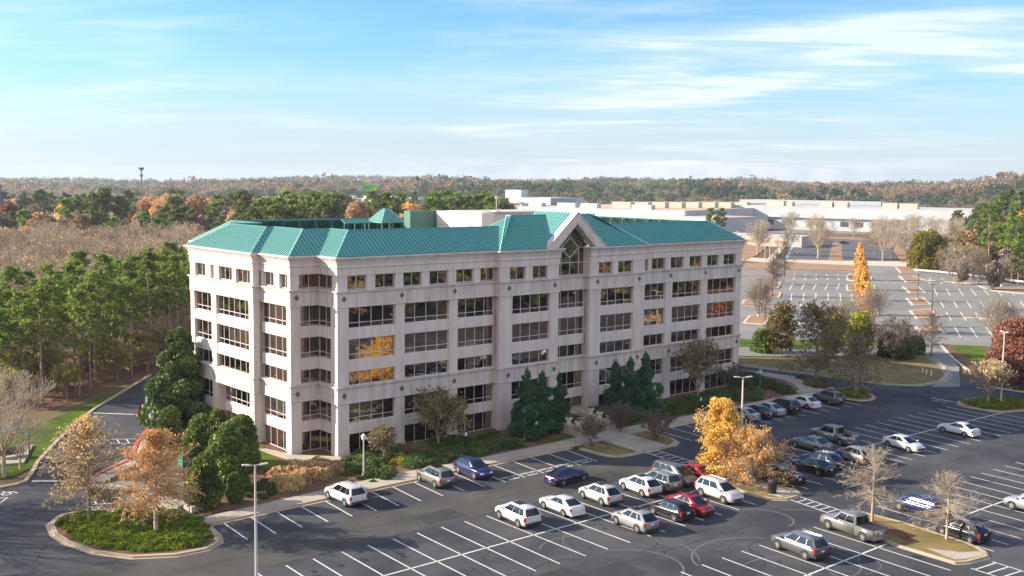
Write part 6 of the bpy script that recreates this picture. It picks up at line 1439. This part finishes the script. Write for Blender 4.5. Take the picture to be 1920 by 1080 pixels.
# landmark trees first
for px, D, s, me in ((190,560,1.12,FP[1]),(172,575,1.0,FP[0]),(235,560,.98,FP[1]),(132,545,.95,FP[0]),(205,590,1.1,FP[2]),(52,520,.78,FP[0]),(150,560,.95,FP[2]),(310,520,.85,FP[1]),(330,500,.85,FP[2]),(345,520,.85,FP[1]),(362,510,.8,FP[2]),(295,480,.7,FP[2])): far_tree(px, D, 'p', s, me)
for px, D, s, c in ((30,620,1.15,3),(20,580,1.1,5),(75,640,1.2,1),(90,620,1.15,2),(105,640,1.2,0),(160,680,1.1,5),(272,660,1.1,3),(290,680,1.05,1),(320,690,1.25,0),(335,700,1.2,2),(372,620,1.3,0),(385,640,1.15,1),(400,650,1.1,2),(418,640,1.15,4),(430,600,1.0,6),(455,660,1.05,3),(550,700,1.1,5),(560,720,1.1,3),(8,470,.75,0),(300,640,1.0,0),(480,700,1.1,0)): far_tree(px, D, 'd', s, FD[c])
for px in range(462, 642, 9): far_tree(px+random.uniform(-3,3), random.uniform(430,520), 'p', random.uniform(.95,1.15), FP[random.choice((0,0,1))])
for px in list(range(700, 765, 10))+list(range(800, 950, 9)): far_tree(px+random.uniform(-3,3), random.uniform(520,640), 'p', random.uniform(.95,1.12), FP[random.choice((0,0,2))])
for px, c in ((660,0),(672,0),(685,4),(735,0),(765,1),(780,0),(790,3),(805,1),(828,0),(850,1),(640,0),(770,0)): far_tree(px, random.uniform(540,680), 'd', random.uniform(.9,1.2), FD[c])
for px in (1330, 1338, 1348): far_tree(px, 715+px % 7, 'p', .72, FP[0])
for px in (1110, 1118, 1160, 1172, 1184, 1196, 1236, 1245, 1280, 1300, 1316, 1330, 1344): far_tree(px, random.uniform(600,700), 'b', random.uniform(.55,.8))
for i in range(9): far_tree(random.uniform(1385, 1810), random.uniform(540, 610), 'b', random.uniform(.6,.9))
# pines on the right slope
for i in range(230):
    px = 1780+260*random.random()**.8; D = random.uniform(430, 900)
    if px < 1835 and D < 640: continue
    far_tree(px, D, 'p' if random.random() < .62 else ('d' if random.random() < .6 else 'b'), random.uniform(.5, .78))
plant(PN[2], gp(1852,524), 1.28, None, 'tall crooked pine with a bare trunk behind the guard rail', 'pine tree'); plant(PN[1], gp(1897,528), 1.1, None, 'pine at the right edge behind the guard rail', 'pine tree')
for i in range(34):
    px = random.uniform(1775, 2010); D = random.uniform(400, 520); far_tree(px, D, 'd', random.uniform(.3,.6), FD[random.choice((2,4,6,0))]) if i % 3 == 0 else far_tree(px, D, 'b', random.uniform(.45,.75))
for i in range(8): far_tree(1755+i*14, random.uniform(455,475), 'd', random.uniform(.26,.36), FD[(4,2,4,0)[i % 4]])
# general mixed wood
for i in range(1500):
    px = random.uniform(-120, 960); D = random.uniform(440, 950)
    if px > 455 and D < 640: continue
    far_tree(px, D, random.choices('pdb', (4,4,3) if D > 600 else (1.5,6,2))[0], random.uniform(.70, 1.0)*(.8 if D < 520 else 1))
for i in range(500):
    px = random.uniform(960, 1850); D = random.uniform(1010, 1150); far_tree(px, D, random.choices('pdb', (4,4,2))[0], random.uniform(.75, 1.05))
# ---- far wood: one mass of thousands of crowns
N_ = 10500; r = np.random.default_rng(99); V_, MI = [], []
cols = ['fpine2','fbrown','ftan','fgrey','forange','fpine','folive','rust','fred']
for i in range(N_):
    u_ = r.random(); D = 560+(u_**1.3)*4000; az = YAW+rad(r.uniform(-30, 30)); px = 960+FPX*math.tan(YAW-az)
    if i < 260: px = r.uniform(1140, 1660); az = YAW-math.atan((px-960)/FPX); D = r.uniform(1015, 1112)
    if any(a-25 < px < b+25 and c-10 < D < d+40 for a, b, c, d in BLK): continue
    if 455 < px < 1350 and D < 1060: continue
    if px >= 1350 and (D < 1000 and px < 1800): continue
    if D < 700 and px > 1800 and r.random() < .5: continue
    x, y = CAM.x+D*math.cos(az), CAM.y+D*math.sin(az); z = hill(x, y); mas = .8+.35*math.sin(x*.004+y*.003)+.2*math.sin(x*.013-y*.009); H = r.uniform(12, 18)*mas; R = H*r.uniform(.32,.6)
    patch = math.sin(x*.006+1.3)+math.sin(y*.0075)+math.sin((x+y)*.011)
    c = r.choice([0,5,0,6]) if patch+r.normal()*.6+(.7 if px > 1600 or px < 700 else 0) > .25 else r.choice([1,2,3,4,7,8], p=[.40,.20,.33,.04,.025,.005])
    n = 150 if D < 1000 else (90 if D < 1700 else 40)
    d = r.normal(size=(n, 3)); d /= np.linalg.norm(d, axis=1, keepdims=True); d[:, 2] = d[:, 2]*.9
    lob = r.normal(size=(4, 3))*.35; k = r.integers(0, 4, n); p_ = (lob[k]+d*.75)*np.array([R, R, H*.36])+np.array([x, y, z+H*.62])
    V_.append(leaf_arr(p_, R*(.30 if D < 1000 else .40), r)); MI.append(np.full(n, c))
V_ = np.concatenate(V_); me = quads('distant_woodland', V_, np.arange(len(V_)).reshape(-1, 4), [LM[c] for c in cols], mi=np.concatenate(MI))
o = bpy.data.objects.new('distant_woodland', me); COL.objects.link(o); tag(o, 'endless mixed wood of dark pines and brown trees rolling to the horizon', 'woodland', kind='stuff')
# ---- the wooded belt on the near side of the car park, which the windows mirror
r = np.random.default_rng(5); V_, MI = [], []
for i in range(900):
    x = r.uniform(10, 480); y = -98-r.random()**1.3*230-max(0, 70-x)*.35; H = r.uniform(11, 19); R = H*r.uniform(.24,.36); c = r.choice([0,5,0,6,1,0,5,4,3])
    d = r.normal(size=(110, 3)); d /= np.linalg.norm(d, axis=1, keepdims=True); lob = r.normal(size=(6, 3))*.4; k = r.integers(0, 6, 110)
    V_.append(leaf_arr((lob[k]+d*.6)*np.array([R, R, H*.38])+np.array([x, y, H*.60]), R*.42, r)); MI.append(np.full(110, c))
V_ = np.concatenate(V_); me = quads('woodland_belt', V_, np.arange(len(V_)).reshape(-1, 4), [LM[c] for c in cols], mi=np.concatenate(MI))
o = bpy.data.objects.new('woodland_belt', me); COL.objects.link(o); tag(o, 'mixed wood on the near side of the car park, seen only mirrored in the windows', 'woodland', kind='stuff')
# ---- leaf litter under the near pines
# ---- the air
if True:
    mb = MB(); mb.box(-5500, 5400, -5500, 5300, -3.5, 66)
    hz = mb.build('haze', mat('haze_air', (1,1,1))); hm = hz.data.materials[0]; nt = hm.node_tree; nt.nodes.clear()
    pv = nt.nodes.new('ShaderNodeVolumePrincipled'); mo = nt.nodes.new('ShaderNodeOutputMaterial'); pv.inputs['Color'].default_value = (.72,.80,.92,1); pv.inputs['Density'].default_value = .00008; pv.inputs['Anisotropy'].default_value = .3
    nt.links.new(pv.outputs[0], mo.inputs['Volume']); hz['kind'] = 'stuff'; hz['label'] = 'thin blue winter haze over the distance'; hz.display_type = 'WIRE'
